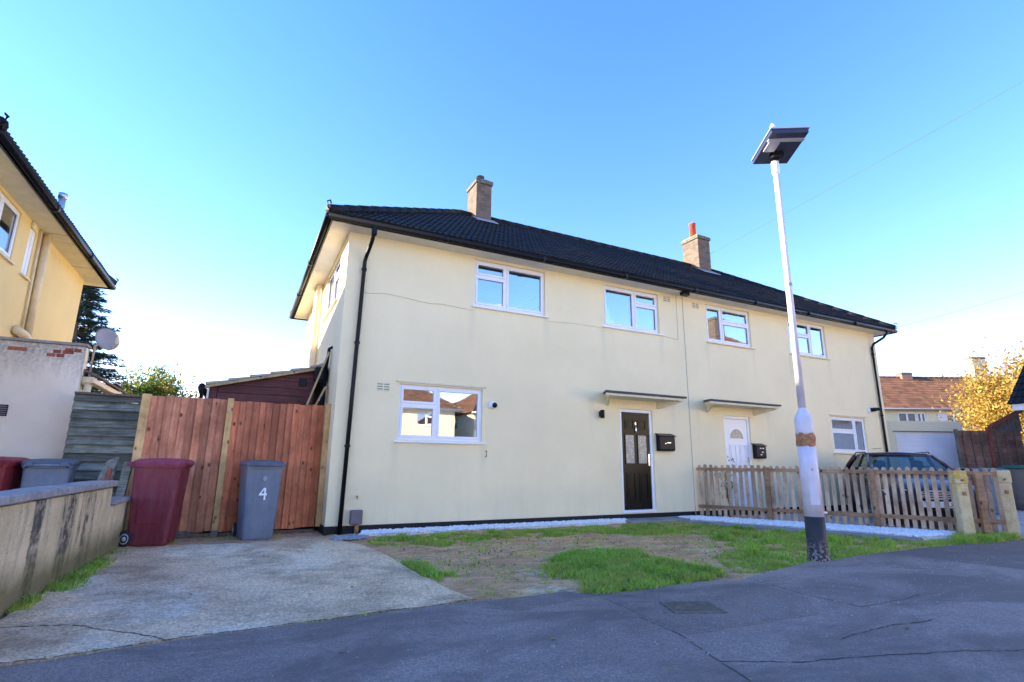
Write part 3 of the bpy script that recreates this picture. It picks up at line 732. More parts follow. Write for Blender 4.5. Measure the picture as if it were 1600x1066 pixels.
TILE = None
def tile_geo(w, c):
    us = []; n = 2
    for k in range(n):
        b = k * w / n
        us += [(b, .0), (b + w / n * .42, .0), (b + w / n * .56, .014), (b + w / n * .72, .021), (b + w / n * .88, .014)]
    us.append((w, 0.0))
    v = []; f = []
    for (u, h) in us: v += [(u, -.02, h + .028), (u, c + .03, h + .006), (u, -.02, .0)]
    for k in range(len(us) - 1):
        a = k * 3; b = a + 3
        f += [(a, b, b + 1, a + 1), (a + 2, b + 2, b, a)]
    return v, f
def hip_roof(T, x0, x1, y0, y1, ze, tp, mat, tw=.22, cs=.27, nparts=0, slopes='FLRB', caps=True, cam=None, gable=False):
    cosp = 1 / math.sqrt(1 + tp * tp); sinp = tp * cosp; hw = (y1 - y0) / 2; zr = ze + hw * tp
    g = 0 if gable else hw
    A = (x0, y0, ze); B = (x1, y0, ze); Cc = (x1, y1, ze); D = (x0, y1, ze); E1 = (x0 + g, y0 + hw, zr); E2 = (x1 - g, y0 + hw, zr)
    m = MB(); m.face([A, B, E2, E1]); m.face([Cc, D, E1, E2]); m.face([D, A, E1]); m.face([B, Cc, E2]); m.face([A, D, Cc, B])
    roof = m.build('roof', mat, T, 0, False, None, False)
    tv, tf = tile_geo(tw, cs); cand = []; Ls = hw / cosp
    fr = {'F': (Vector(A), Vector((1, 0, 0)), Vector((0, cosp, sinp)), x1 - x0), 'B': (Vector(Cc), Vector((-1, 0, 0)), Vector((0, -cosp, sinp)), x1 - x0),
          'L': (Vector(D), Vector((0, -1, 0)), Vector((cosp, 0, sinp)), y1 - y0), 'R': (Vector(B), Vector((0, 1, 0)), Vector((-cosp, 0, sinp)), y1 - y0)}
    bmA = bmesh.new(); tiles = []
    for s in slopes:
        if gable and s in 'LR': continue
        o, u, v, L = fr[s]; n = u.cross(v)
        for c in range(int(Ls / cs) + 1):
            inset = 0 if gable else c * cs * cosp
            off = (c % 2) * tw / 2 * 0
            for k in range(int(L / tw) + 2):
                a = k * tw - off
                if a + tw < inset or a > L - inset: continue
                full = gable or (a > inset + cs + .05 and a + tw < L - inset - cs - .05)
                p = o + u * a + v * (c * cs) + n * .01
                tiles.append((s, full and c * cs + cs < Ls and a + tw < L, p, u, v, n))
    pick = set()
    if nparts:
        q = sorted([(((t[2] - cam).length), i) for i, t in enumerate(tiles) if t[1] and t[0] in 'FL']); pick = {i for _, i in q[:nparts]}
    tm = bpy.data.meshes.new('tile'); tm.from_pydata(tv, [], tf); tm.materials.append(mat)
    for s in slopes:
        if gable and s in 'LR': continue
        bm = bmesh.new(); vv = []; ff = []
        for i, t in enumerate(tiles):
            if t[0] != s: continue
            jit = random.uniform(0, .006)
            if i in pick:
                o_ = bpy.data.objects.new('tile', tm); COL.objects.link(o_); o_.parent = roof
                o_.matrix_local = Matrix((t[3], t[4], t[5])).transposed().to_4x4(); o_.location = t[2] + t[5] * jit
                continue
            b = len(vv); vv += [t[2] + t[3] * q[0] + t[4] * q[1] + t[5] * (q[2] + jit) for q in tv]; ff += [[b + k for k in q] for q in tf]
        me = bpy.data.meshes.new('tile_field'); me.from_pydata([tuple(q) for q in vv], [], ff)
        bm.from_mesh(me); o, u, v, L = fr[s]
        if gable:
            pl = [(Vector((x0, 0, 0)), Vector((-1, 0, 0))), (Vector((x1, 0, 0)), Vector((1, 0, 0))), (Vector((0, y0 + hw, 0)), Vector((0, 1 if s == 'F' else -1, 0)))]
        else:
            d = Vector((v.x, v.y, 0)).normalized()
            pl = [(o, (d - u)), (o + u * L, (d + u)), (o + d * hw, d)]
        for co, no in pl:
            bmesh.ops.bisect_plane(bm, geom=list(bm.verts) + list(bm.edges) + list(bm.faces), plane_co=co, plane_no=no, clear_outer=True)
        bm.to_mesh(me); bm.free()
        link('tile_field', me, mat, roof, 'stuff')
    if caps:
        m = MB(); segs = [(E1, E2)] + ([] if gable else [(A, E1), (D, E1), (B, E2), (Cc, E2)])
        for a, b in segs:
            a = Vector(a); b = Vector(b); n = max(1, int((b - a).length / .4))
            for k in range(n):
                p = a.lerp(b, k / n); q = a.lerp(b, (k + 1.06) / n); up = Vector((0, 0, .035))
                m.tube([p + up + Vector((0, 0, .012)), q + up], .095, 8)
        m.build('ridge_cap', mat, roof, 0, True, 'stuff')
    return roof, zr

def eaves(T, x0, x1, y0, y1, ze, ov, sides='FLRB', gm='black', sm='soffit'):
    """soffit board, fascia and gutter round the wall top; x0.. are wall planes"""
    X0, X1, Y0, Y1 = x0 - ov, x1 + ov, y0 - ov, y1 + ov
    MB().rings([[(X0 + .03, Y0 + .03, ze), (X1 - .03, Y0 + .03, ze), (X1 - .03, Y1 - .03, ze), (X0 + .03, Y1 - .03, ze)], [(X0 + .03, Y0 + .03, ze + .02), (X1 - .03, Y0 + .03, ze + .02), (X1 - .03, Y1 - .03, ze + .02), (X0 + .03, Y1 - .03, ze + .02)]]).build('soffit', M[sm], T)
    m = MB(); m.box(X0, X1, Y0, Y0 + .028, ze - .012, ze + .10); m.box(X0, X1, Y1 - .028, Y1, ze - .012, ze + .10); m.box(X0, X0 + .028, Y0 + .03, Y1 - .03, ze - .012, ze + .10); m.box(X1 - .028, X1, Y0 + .03, Y1 - .03, ze - .012, ze + .10)
    m.build('fascia', M[gm], T)
    def gut(a, b):
        g = MB(); g.tube([a, b], .052, 10); o = g.build('gutter', M[gm], T, 0, True)
        a = Vector(a); b = Vector(b); n = max(2, int((b - a).length / 1.9)); d = (b - a).normalized()
        for k in range(1, n):
            p = a.lerp(b, k / n); MB().tube([p - d * .05, p + d * .05], .064, 10).build('gutter_joint', M[gm], o, 0, True)
    e = .055; zg = ze + .035
    if 'F' in sides: gut((X0 - e, Y0 - e, zg), (X1 + e, Y0 - e, zg))
    if 'L' in sides: gut((X0 - e, Y1 + e, zg), (X0 - e, Y0 - e, zg))
    if 'R' in sides: gut((X1 + e, Y0 - e, zg), (X1 + e, Y1 + e, zg))
    if 'B' in sides: gut((X1 + e, Y1 + e, zg), (X0 - e, Y1 + e, zg))

def chimney(T, roof, x0, x1, y0, y1, z0, z1, mat='chim', pot=None):
    c = MB().box(x0, x1, y0, y1, z0, z1).build('chimney', M[mat], roof, .006)
    MB().box(x0 - .035, x1 + .035, y0 - .035, y1 + .035, z1 - .10, z1 + .0).build('chimney_collar', M['sootc'], c, .01) if roof else None
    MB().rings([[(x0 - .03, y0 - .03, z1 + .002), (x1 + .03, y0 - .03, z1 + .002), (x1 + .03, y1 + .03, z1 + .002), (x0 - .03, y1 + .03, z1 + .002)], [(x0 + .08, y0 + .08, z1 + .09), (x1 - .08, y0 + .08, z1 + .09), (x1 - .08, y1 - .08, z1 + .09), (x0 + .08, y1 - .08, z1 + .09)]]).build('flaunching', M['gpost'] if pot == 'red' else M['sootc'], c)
    if pot:
        r = .105 if pot == 'red' else .11; h = .55 if pot == 'red' else .24
        xx = x0 + .17 if pot == 'red' else (x0 + x1) / 2
        MB().lathe((xx, (y0 + y1) / 2, z1 + .02), [(r, 0), (r * .97, h * .9), (r * 1.1, h * .92), (r * 1.1, h), (r * .8, h), (r * .8, h * .6)], 14).build('chimney_pot', M['pot'] if pot == 'red' else M['felt'], c, 0, True)
    return c
front = lambda y: (lambda a, d, z: (a, y + d, z))
back = lambda y: (lambda a, d, z: (a, y - d, z))
leftf = lambda x: (lambda a, d, z: (x + d, a, z))
rightf = lambda x: (lambda a, d, z: (x - d, a, z))
def flip(fn): return fn

# ================================================================== the main pair of houses
HX, HD, HZ = 15.40, 6.36, 4.865
H = thing('semi_detached_house', 'pair of cream rendered semi-detached houses with black hipped roof', 'house', (7.7, 3.2, G))
F0 = front(0)
wins = [  # a0 a1 z0 z1 mull split tr
    (2.37, 3.94, 3.875, 4.805, .44, 'L', .33, dict(blind=True)),
    (5.41, 6.96, 3.86, 4.79, .555, 'R', .33, dict(blind=True)),
    (8.45, 9.99, 3.86, 4.79, .355, 'R', .40, dict(sillmat='canopyc')),
    (11.45, 13.03, 3.875, 4.805, .60, 'L', .40, dict(sillmat='canopyc')),
    (1.04, 2.60, 1.325, 2.275, .44, 'L', .36, {}),
    (12.82, 14.36, 1.325, 2.275, .69, 'L', .40, dict(net=True, sillmat='canopyc'))]
ops = [w[:4] for w in wins] + [(5.74, 6.62, 0.0, 2.1), (8.78, 9.66, 0.0, 2.1)]
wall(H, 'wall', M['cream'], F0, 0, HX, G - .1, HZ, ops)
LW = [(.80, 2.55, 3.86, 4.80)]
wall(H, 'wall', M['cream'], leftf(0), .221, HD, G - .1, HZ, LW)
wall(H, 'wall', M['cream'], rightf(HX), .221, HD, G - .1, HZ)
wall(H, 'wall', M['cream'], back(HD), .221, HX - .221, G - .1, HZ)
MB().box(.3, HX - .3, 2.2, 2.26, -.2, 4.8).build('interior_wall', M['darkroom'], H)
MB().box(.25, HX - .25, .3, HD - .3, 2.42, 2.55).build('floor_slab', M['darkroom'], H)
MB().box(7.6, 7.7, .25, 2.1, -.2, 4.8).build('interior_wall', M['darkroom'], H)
for w in wins: window(H, F0, *w[:4], mull=w[4], split=w[5], tr=w[6], **w[7])
window(H, leftf(0), .80, 2.55, 3.86, 4.80, .5, 'L', .33, sillmat='canopyc')
# render head strips over the ground floor windows
MB(F0).box(.98, 2.66, -.03, .0, 2.30, 2.335).build('window_head', M['canopyc'], H, .004)
MB(F0).box(12.76, 14.42, -.03, .0, 2.30, 2.33).build('window_head', M['canopyc'], H, .004)
# plinth pieces between the doors
for a, b in ((-.015, 7.69), (7.72, HX + .015)): MB(F0).box(a, b, -.016, -.001, G - .1, -.022).build('plinth', M['plinth'], H)
MB().box(-.016, -.001, .0, HD, G - .1, -.022).build('plinth', M['plinth'], H)
MB(F0).box(7.698, 7.712, -.004, .0, -.02, HZ - .001).build('party_joint', plain('joint_sealant', (.30, .30, .28), .8, .1), H)
roof, zr = hip_roof(H, -.40, HX + .40, -.40, HD + .40, HZ + .095, .66, M['tile'], nparts=300, cam=CAMP)
eaves(H, 0, HX, 0, HD, HZ, .36)
ca = chimney(H, roof, 3.50, 3.93, 2.78, 3.40, 6.7, 8.24, pot='low')
cb = chimney(H, roof, 11.33, 11.86, 2.75, 3.43, 6.7, 8.30, pot='red')
for c, (x0, x1, y0) in ((ca, (3.42, 4.02, 2.72)), (cb, (11.24, 11.95, 2.69))):     # lead aprons on the front slope
    z = lambda y: HZ + .095 + (y + .40) * .66 + .075
    MB().rings([[(x0, y0 - .22, z(y0 - .22)), (x1, y0 - .22, z(y0 - .22)), (x1, y0 + .1, z(y0 + .1)), (x0, y0 + .1, z(y0 + .1))], [(x0, y0 - .22, z(y0 - .22) + .02), (x1, y0 - .22, z(y0 - .22) + .02), (x1, y0 + .1, z(y0 + .1) + .02), (x0, y0 + .1, z(y0 + .1) + .02)]]).build('lead_flashing', M['lead'], c)
for x in (-.44, HX + .44):                                         # hip irons at the eaves corners
    s = 1 if x > 0 else -1
    MB().tube([(x - s * .1, -.34, HZ + .13), (x, -.44, HZ + .17), (x + s * .02, -.46, HZ + .26), (x - s * .03, -.43, HZ + .30), (x - s * .05, -.40, HZ + .26)], .014, 6).build('hip_iron', M['black'], H, 0, True)

# --- door of the left half
def lbox(mp, name, mat, par, a, b, d0, d1, z0, z1, bv=.004): return MB(mp).box(a, b, d0, d1, z0, z1).build(name, mat, par, bv)
def door_frame(a0, a1, z1, par):
    m = MB(F0); m.box(a0, a0 + .065, .03, .10, .05, z1 - .065); m.box(a1 - .065, a1, .03, .10, .05, z1 - .065); m.box(a0, a1, .03, .10, z1 - .065, z1); m.box(a0, a1, -.01, .10, .0, .05)
    return m.build('door_frame', M['upvc'], par, .005)
d = lbox(F0, 'door', M['doorblk'], H, 5.81, 6.55, .05, .095, .055, 2.03)
d['label'] = 'black panelled front door with two patterned glass panes'
door_frame(5.74, 6.62, 2.1, d)
def dpanel(par, a0, a1, z0, z1, mat):
    m = MB(F0)
    for (p, q, r_, s_) in ((a0, a1, z0, z0 + .022), (a0, a1, z1 - .022, z1), (a0, a0 + .022, z0 + .022, z1 - .022), (a1 - .022, a1, z0 + .022, z1 - .022)): m.box(p, q, .036, .049, r_, s_)
    m.box(a0 + .05, a1 - .05, .040, .0495, z0 + .05, z1 - .05)
    return m.build('door_panel', mat, par, .003)
for a0, a1 in ((5.90, 6.13), (6.23, 6.46)):
    dpanel(d, a0, a1, 1.68, 1.88, M['doorblk']); dpanel(d, a0, a1, .24, .78, M['doorblk'])
    MB(F0).box(a0, a1, .044, .0495, .98, 1.56).build('door_pane', M['frost'], d)
    m = MB(F0)
    for (p, q, r_, s_) in ((a0 - .02, a1 + .02, .96, .98), (a0 - .02, a1 + .02, 1.56, 1.58), (a0 - .02, a0, .98, 1.56), (a1, a1 + .02, .98, 1.56)): m.box(p, q, .036, .0495, r_, s_)
    m.build('pane_bead', M['doorblk'], d)
hd = MB(F0); hd.box(6.49, 6.525, .035, .05, .93, 1.17); hd.tube([(6.507, .036, 1.07), (6.507, .0, 1.07), (6.41, .0, 1.07)], .009, 8); hd.build('handle', M['steel'], d)
kn = MB(F0); kn.lathe((6.18, .035, 1.66), [(.005, -.05), (.02, -.04), (.018, .0), (.022, .05), (.012, .075)], 10); kn.build('knocker', M['steel'], d, 0, True)
text_mesh('4', .10, M['steel'], 'door_number', d, Matrix.Translation((6.18, .046, 1.80)) @ Matrix.Rotation(R(90), 4, 'X'))
# --- door of the right half
d2 = lbox(F0, 'door', M['doorwht'], H, 8.85, 9.59, .05, .095, .055, 2.03)
d2['label'] = 'white panelled front door with small arched window'
door_frame(8.78, 9.66, 2.1, d2)
for a0, a1 in ((8.95, 9.17), (9.27, 9.49)): dpanel(d2, a0, a1, .22, .72, M['doorwht']); dpanel(d2, a0, a1, .98, 1.44, M['doorwht'])
arc = [(9.22 + .22 * math.cos(R(t)), 1.58 + .22 * math.sin(R(t))) for t in range(0, 181, 15)]
MB().prism(arc, lambda a, z: (a, .040, z), lambda a, z: (a, .0495, z)).build('arched_pane', M['frost'], d2)
MB().prism([(9.22 + .25 * math.cos(R(t)), 1.565 + .25 * math.sin(R(t))) for t in range(0, 181, 15)], lambda a, z: (a, .044, z), lambda a, z: (a, .0498, z)).build('pane_bead', M['upvc'], d2)
lbox(F0, 'letter_slot', M['steel'], d2, 9.09, 9.35, .04, .05, .80, .86)
MB(F0).box(9.53, 9.555, .03, .05, .95, 1.15).tube([(9.542, .036, 1.06), (9.542, 0, 1.06), (9.46, 0, 1.06)], .008, 8).build('handle', M['steel'], d2)
# --- canopies
def canopy(x0, x1, lab):
    dp = -.46; q = .30
    def slab(z0, zf, zb, e): return [[(x0 - e, dp - e, z0[0]), (x1 + e, dp - e, z0[0]), (x1 + e - q, -.001, z0[1]), (x0 - e + q, -.001, z0[1])], [(x0 - e, dp - e, zf), (x1 + e, dp - e, zf), (x1 + e - q, -.001, zb), (x0 - e + q, -.001, zb)]]
    c = MB().rings(slab((2.295, 2.295), 2.345, 2.375, 0)).build('canopy', M['canopyc'], H, .006); c['label'] = lab
    MB().rings(slab((2.347, 2.378), 2.388, 2.42, .03)).build('canopy_felt', M['felt'], c)
    for s_ in (0, 1):
        xb = x0 + q + .03 if s_ == 0 else x1 - q - .03; xf = x0 + .04 if s_ == 0 else x1 - .04; d_ = .06 if s_ == 0 else -.06
        MB().rings([[(xb, -.001, 2.14), (xb + d_, -.001, 2.14), (xb + d_, -.001, 2.294), (xb, -.001, 2.294)], [((xb + xf) / 2, dp / 2, 2.215), ((xb + xf) / 2 + d_, dp / 2, 2.215), ((xb + xf) / 2 + d_, dp / 2, 2.294), ((xb + xf) / 2, dp / 2, 2.294)], [(xf, dp + .03, 2.275), (xf + d_, dp + .03, 2.275), (xf + d_, dp + .03, 2.294), (xf, dp + .03, 2.294)]]).build('canopy_bracket', M['canopyc'], c)
canopy(5.06, 7.14, 'grey felted door canopy over the black front door')
canopy(7.90, 10.18, 'grey felted door canopy over the white front door')
# --- downpipes
def dpipe(P, n, mat='black', r=.034, par=H, clips=()):
    o = MB().tube(P, r, 10).build('downpipe', M[mat], par, 0, True)
    for c in clips: MB().tube([(c[0], c[1], c[2] - .02), (c[0], c[1], c[2] + .02)], r * 1.35, 10).build('pipe_clip', M[mat], o)
    return o
dpipe([(.34, -.40, 4.88), (.34, -.40, 4.74), (.33, -.33, 4.62), (.30, -.10, 4.44), (.285, -.055, 4.34), (.25, -.055, 2.2), (.215, -.055, -.14)], 6, clips=[(.283, -.055, 4.2), (.262, -.055, 2.9), (.235, -.055, 1.2)])
MB().box(.30, .38, -.455, -.36, 4.70, 4.90).build('rain_hopper', M['black'], H, .01)
dpipe([(15.30, -.42, 4.88), (15.30, -.42, 4.78), (15.25, -.34, 4.66), (15.14, -.10, 4.50), (15.12, -.055, 4.40), (15.13, -.055, 2.2), (15.14, -.055, -.14)], 6, clips=[(15.12, -.055, 4.2), (15.13, -.055, 2.4), (15.14, -.055, 1.0)])
# --- soil stack boxing on the gable wall
MB().box(-.13, -.002, 3.25, 3.75, 2.4, HZ - .005).build('pipe_boxing', M['canopyc'], H, .006)
MB().tube([(-.05, 3.05, 2.4), (-.05, 3.05, HZ - .05)], .02, 8).build('thin_pipe', M['beige'], H, 0, True)
# --- small fixings on the front
def airbrick(x, z):
    o = MB(F0).box(x - .11, x + .11, -.006, .0, z - .075, z + .075).build('airbrick', M['canopyc'], H, .002)
    m = MB(F0)
    for k in range(3):
        for s in (-1, 1): m.box(x + s * .055 - .042, x + s * .055 + .042, -.0075, -.0065, z - .05 + k * .042, z - .036 + k * .042)
    m.build('vent_slot', M['mortar'], o)
airbrick(.76, 2.2); airbrick(7.22, 4.73); airbrick(8.12, 4.70)
MB(F0).tube([(.31, -.004, 3.80), (.40, -.004, 3.80), (.66, -.004, 3.84), (1.0, -.004, 3.82), (1.3, -.004, 3.79), (1.5, -.004, 3.775), (1.75, -.004, 3.80), (2.0, -.004, 3.785), (2.34, -.004, 3.76)], .0035, 5).build('wall_wire', plain('grimy_wire', (.42, .37, .26), .8, .2), H)
MB(F0).tube([(3.99, -.004, 3.77), (4.6, -.004, 3.80), (5.38, -.004, 3.80)], .0025, 5).build('wall_wire', bpy.data.materials['grimy_wire'], H)
MB(F0).tube([(7.02, -.004, 3.82), (7.50, -.004, 3.78), (7.51, -.004, 4.86)], .004, 5).build('wall_wire', bpy.data.materials['grimy_wire'], H)
MB(F0).box(7.42, 7.62, -.34, -.22, 4.78, 4.86).build('junction_box', M['black'], H, .004)
MB(F0).tube([(2.67, -.012, 1.17), (2.69, -.022, 1.17), (2.69, -.022, 1.08), (2.67, -.012, 1.06)], .008, 6).build('wall_hook', M['black'], H, 0, True)
MB(F0).tube([(.45, .0, .42), (.45, -.06, .42), (.45, -.075, .38)], .012, 8).build('wall_tap', plain('brass', (.5, .3, .08), .35, .1, 5, .8), H, 0, True)
mb = MB(F0).box(.36, .545, -.11, -.001, .0, .215).build('meter_box', M['meter'], H, .012)
MB(F0).tube([(.47, -.06, .0), (.47, -.06, -.16)], .035, 10).build('meter_pipe', M['rust'], mb, 0, True)
MB().tube([(1.48 + 13.0, -.05, 1.45), (14.9, -.05, 1.47)], .008, 6).build('thin_pipe', M['lead'], H)

# things fixed on the wall
def wall_lamp():
    t = thing('wall_lamp', 'small black up and down wall lamp left of the black door', 'lamp', (5.23, -.02, 1.95))
    MB(F0).box(5.20, 5.26, -.03, -.001, 1.90, 2.01).build('back_plate', M['mail'], t, .004)
    MB().lathe((5.23, -.085, 1.87), [(.035, 0), (.045, .005), (.045, .16), (.035, .165)], 14).build('lamp_body', M['mail'], t, 0, True)
wall_lamp()
def ball_cam():
    t = thing('security_camera', 'white dome with black eye beside the ground floor window', 'camera', (2.78, -.02, 2.0))
    MB(lambda a, d, z: (2.78 + a, -z, 2.0 + d)).lathe((0, 0, 0), [(.075, .001), (.075, .02), (.055, .05), (.05, .07)], 18).build('dome', M['upvc'], t, 0, True)
    MB(lambda a, d, z: (2.81 + a, -.05 - z, 1.995 + d)).lathe((0, 0, 0), [(.045, .0), (.05, .035), (.035, .06)], 16).build('lens', M['black'], t, 0, True)
ball_cam()
def bullet_cam():
    t = thing('security_camera', 'white and black bullet camera near the right corner of the house', 'camera', (14.7, -.02, 2.55))
    MB(lambda a, d, z: (14.62 + a, -z, 2.52 + d)).lathe((0, 0, 0), [(.08, .001), (.08, .03), (.05, .05)], 16).build('mount', M['upvc'], t, 0, True)
    MB().tube([(14.62, -.06, 2.53), (14.78, -.12, 2.555)], .055, 12).build('camera_body', M['black'], t, 0, True)
    MB().tube([(14.78, -.12, 2.555), (14.92, -.16, 2.57)], .04, 12).build('camera_hood', M['black'], t, 0, True)
bullet_cam()
def mailbox(x0, x1, z0, z1, lab, dec):
    t = thing('letter_box', lab, 'letter box', ((x0 + x1) / 2, -.05, z0))
    pr = [(-.002, z0), (-.10, z0), (-.125, z0 + .03), (-.125, z1 - .05), (-.002, z1)]
    MB().rings([[(x0, y, z) for y, z in pr], [(x1, y, z) for y, z in pr]]).build('body', M['mail'], t, .012)
    MB().rings([[(x0 - .015, y, z) for y, z in ((-.001, z1 + .002), (-.145, z1 - .05), (-.145, z1 - .035), (-.001, z1 + .018))], [(x1 + .015, y, z) for y, z in ((-.001, z1 + .002), (-.145, z1 - .05), (-.145, z1 - .035), (-.001, z1 + .018))]]).build('lid', M['mail'], t)
    if dec == 'lock':
        xc = (x0 + x1) / 2
        MB().box(x0 + .05, x1 - .05, -.131, -.126, z1 - .17, z1 - .12).build('flap', M['mail'], t, .002)
        MB().tube([(xc - .06, -.126, z1 - .20), (xc - .06, -.134, z1 - .20)], .012, 10).build('lock', M['steel'], t)
        MB().box(xc - .01, xc + .09, -.13, -.126, z1 - .19, z1 - .175).build('name_plate', M['steel'], t)
    else:
        xc = (x0 + x1) / 2
        for (a, z) in ((xc - .03, z1 - .10), (xc + .06, z1 - .10), (xc + .03, z1 - .19), (xc - .02, z1 - .25)): MB().box(a - .025, a + .025, -.130, -.126, z - .012, z + .012).build('motif', M['numw'], t)
mailbox(6.68, 7.12, 1.24, 1.60, 'black metal letter box with sloping lid right of the black door', 'lock')
mailbox(9.66, 10.0, 1.12, 1.46, 'black letter box with pale motif right of the white door', 'motif')

# ================================================================== neighbour house on the left
NB = thing('neighbour_house', 'yellow rendered house cut by the left edge with black eaves', 'house', (-12, 2.6, G))
nx1, nx0, ny0, ny1 = -4.85, -19.5, -.42, 5.55
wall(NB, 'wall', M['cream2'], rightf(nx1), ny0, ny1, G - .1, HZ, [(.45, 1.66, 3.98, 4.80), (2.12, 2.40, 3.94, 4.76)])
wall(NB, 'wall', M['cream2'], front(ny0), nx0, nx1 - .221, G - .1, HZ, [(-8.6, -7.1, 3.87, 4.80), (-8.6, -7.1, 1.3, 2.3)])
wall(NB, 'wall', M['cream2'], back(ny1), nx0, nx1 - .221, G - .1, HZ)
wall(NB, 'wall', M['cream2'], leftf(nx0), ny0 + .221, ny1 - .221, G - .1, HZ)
window(NB, rightf(nx1), .45, 1.66, 3.98, 4.80, .42, 'L', .33, sillmat='canopyc', d0=.02)
window(NB, rightf(nx1), 2.12, 2.40, 3.94, 4.76, .5, '', .33, sillmat='canopyc', d0=.02, fw=.04)
for a in (1.3, 3.87): window(NB, front(ny0), -8.6, -7.1, a, a + .95, .44, 'L', .33)
nroof, _ = hip_roof(NB, nx0 - .45, nx1 + .45, ny0 - .45, ny1 + .45, HZ + .095, .68, M['tile'])
eaves(NB, nx0, nx1, ny0, ny1, HZ, .41, sm='canopyc')
MB().tube([(nx1 + .06, 2.72, 4.86), (nx1 + .06, 2.82, 2.9)], .055, 12).build('soil_pipe', M['beige'], NB, 0, True)
MB().tube([(nx1 + .03, 2.50, 4.86), (nx1 + .03, 2.62, 2.9)], .02, 8).build('thin_pipe', M['beige'], NB, 0, True)
MB().tube([(nx1 + .05, 2.25, 3.02), (nx1 + .10, 2.5, 2.98), (nx1 + .10, 2.85, 2.88)], .07, 10).build('pipe_bend', M['beige'], NB, 0, True)
MB(lambda a, d, z: (nx1 + z, 2.15 + a, 4.80 + d)).lathe((0, 0, 0), [(.06, .001), (.06, .03), (.03, .05)], 14).build('round_vent', M['canopyc'], NB, 0, True)
MB().tube([(-4.75, 2.88, 5.0), (-4.75, 2.88, 5.72)], .06, 12).build('flue_pipe', M['alu'], nroof, 0, True)
MB().tube([(-4.75, 2.88, 5.66), (-4.75, 2.88, 5.76)], .07, 12).build('flue_cap', M['alu'], nroof, 0, True)
for y in (-.9, 6.03): MB().tube([(-4.42, y, HZ + .12), (-4.36, y, HZ + .16), (-4.33, y, HZ + .25), (-4.37, y, HZ + .28)], .018, 6).build('hip_iron', M['black'], NB, 0, True)
for y in (2.6, 4.5): MB().box(nx1 + .005, nx1 + .40, y, y + .012, HZ - .003, HZ - .0005).build('soffit_joint', M['mortar'], NB)

AN = thing('side_annex', 'flat topped white rendered annex with exposed red bricks under its edge', 'annex', (-4.3, 3, G))
ax0, ax1, ay0, ay1, az = -4.84, -3.66, 1.5, 1.73, 2.70
MB().box(ax0, ax1, ay0, ay1, G - .1, az).build('wall', M['annexw'], AN, .01)
MB().box(ax0, ax1 + .02, ay0 - .03, ay1, az + .001, az + .045).build('parapet_cap', M['coping'], AN, .008)
for (bx, bz, w_) in ((-4.60, 2.555, .24), (-4.13, 2.50, .12), (-4.01, 2.50, .11), (-4.06, 2.56, .11), (-3.94, 2.56, .15), (-3.92, 2.60, .12), (-3.80, 2.60, .10)):
    MB().box(bx, bx + w_ - .012, ay0 - .006, ay0 + .02, bz, bz + .055).build('brick', M['brickr'], AN, .004)
gr = MB().box(-4.62, -4.44, ay0 - .012, ay0, 1.56, 1.73).build('vent_grille', M['black'], AN, .003)
for k in range(5): MB().box(-4.61, -4.45, ay0 - .018, ay0 - .0125, 1.575 + k * .03, 1.592 + k * .03).build('louvre', M['meter'], gr)
MB().box(ax1 - .0, ax1 + .012, ay0 + .0, ay0 + .10, G, az - .02).build('corner_bead', M['canopyc'], AN)
MB().tube([(ax1 + .10, ay0 + .05, 2.12), (ax1 + .10, ay0 + .05, G)], .05, 12).build('downpipe', M['beige'], AN, 0, True)
MB().tube([(ax1 + .02, ay0 + .05, 2.16), (ax1 + .16, ay0 + .05, 2.16)], .07, 12).build('gutter_outlet', M['beige'], AN, 0, True)
MB().beam((ax1 + .13, ay0 - .02, 2.165), (ax1 + .13, ay0 + 4.2, 2.165), .11, .09).build('gutter', M['beige'], AN, .012)
MB().prism([(ax1 + .002, 2.32), (ax1 + .22, 2.225), (ax1 + .22, 2.255), (ax1 + .002, 2.36)], lambda x, z: (x, ay0 + .06, z), lambda x, z: (x, ay0 + 7.0, z)).build('lean_to_roof', M['clod'], AN)

SD = thing('satellite_dish', 'grey satellite dish on a short mast beside the annex roof', 'satellite dish', (-3.92, 3.2, 2.2))
dish_c = Vector((-3.76, 3.15, 3.13)); dn = Vector((.55, -.75, .30)).normalized(); da = dn.cross(Vector((0, 0, 1))).normalized(); db = da.cross(dn)
rr = []
for k in range(6):
    q = k / 5 * .225; rr.append([tuple(dish_c + da * (q * .92 * math.cos(t * math.pi / 12) + 1e-4) + db * (q * math.sin(t * math.pi / 12)) + dn * (q * q * .9)) for t in range(24)])
rr2 = [[tuple(Vector(p) - dn * .01) for p in r_] for r_ in rr[::-1]]
MB().rings(rr + rr2, False).build('reflector', plain('dish_grey', (.30, .29, .33), .55, .1), SD, 0, True)
MB().tube([dish_c - db * .24 + dn * .06, dish_c - db * .22 + dn * .34], .014, 6).tube([dish_c - db * .22 + dn * .32, dish_c - db * .10 + dn * .36], .03, 8).build('feed_arm', M['beige'], SD)
MB().tube([dish_c - dn * .01, dish_c - dn * .12, (-3.92, 3.2, 3.0), (-3.92, 3.2, 2.2)], .022, 8).build('mast', M['alu'], SD, 0, True)

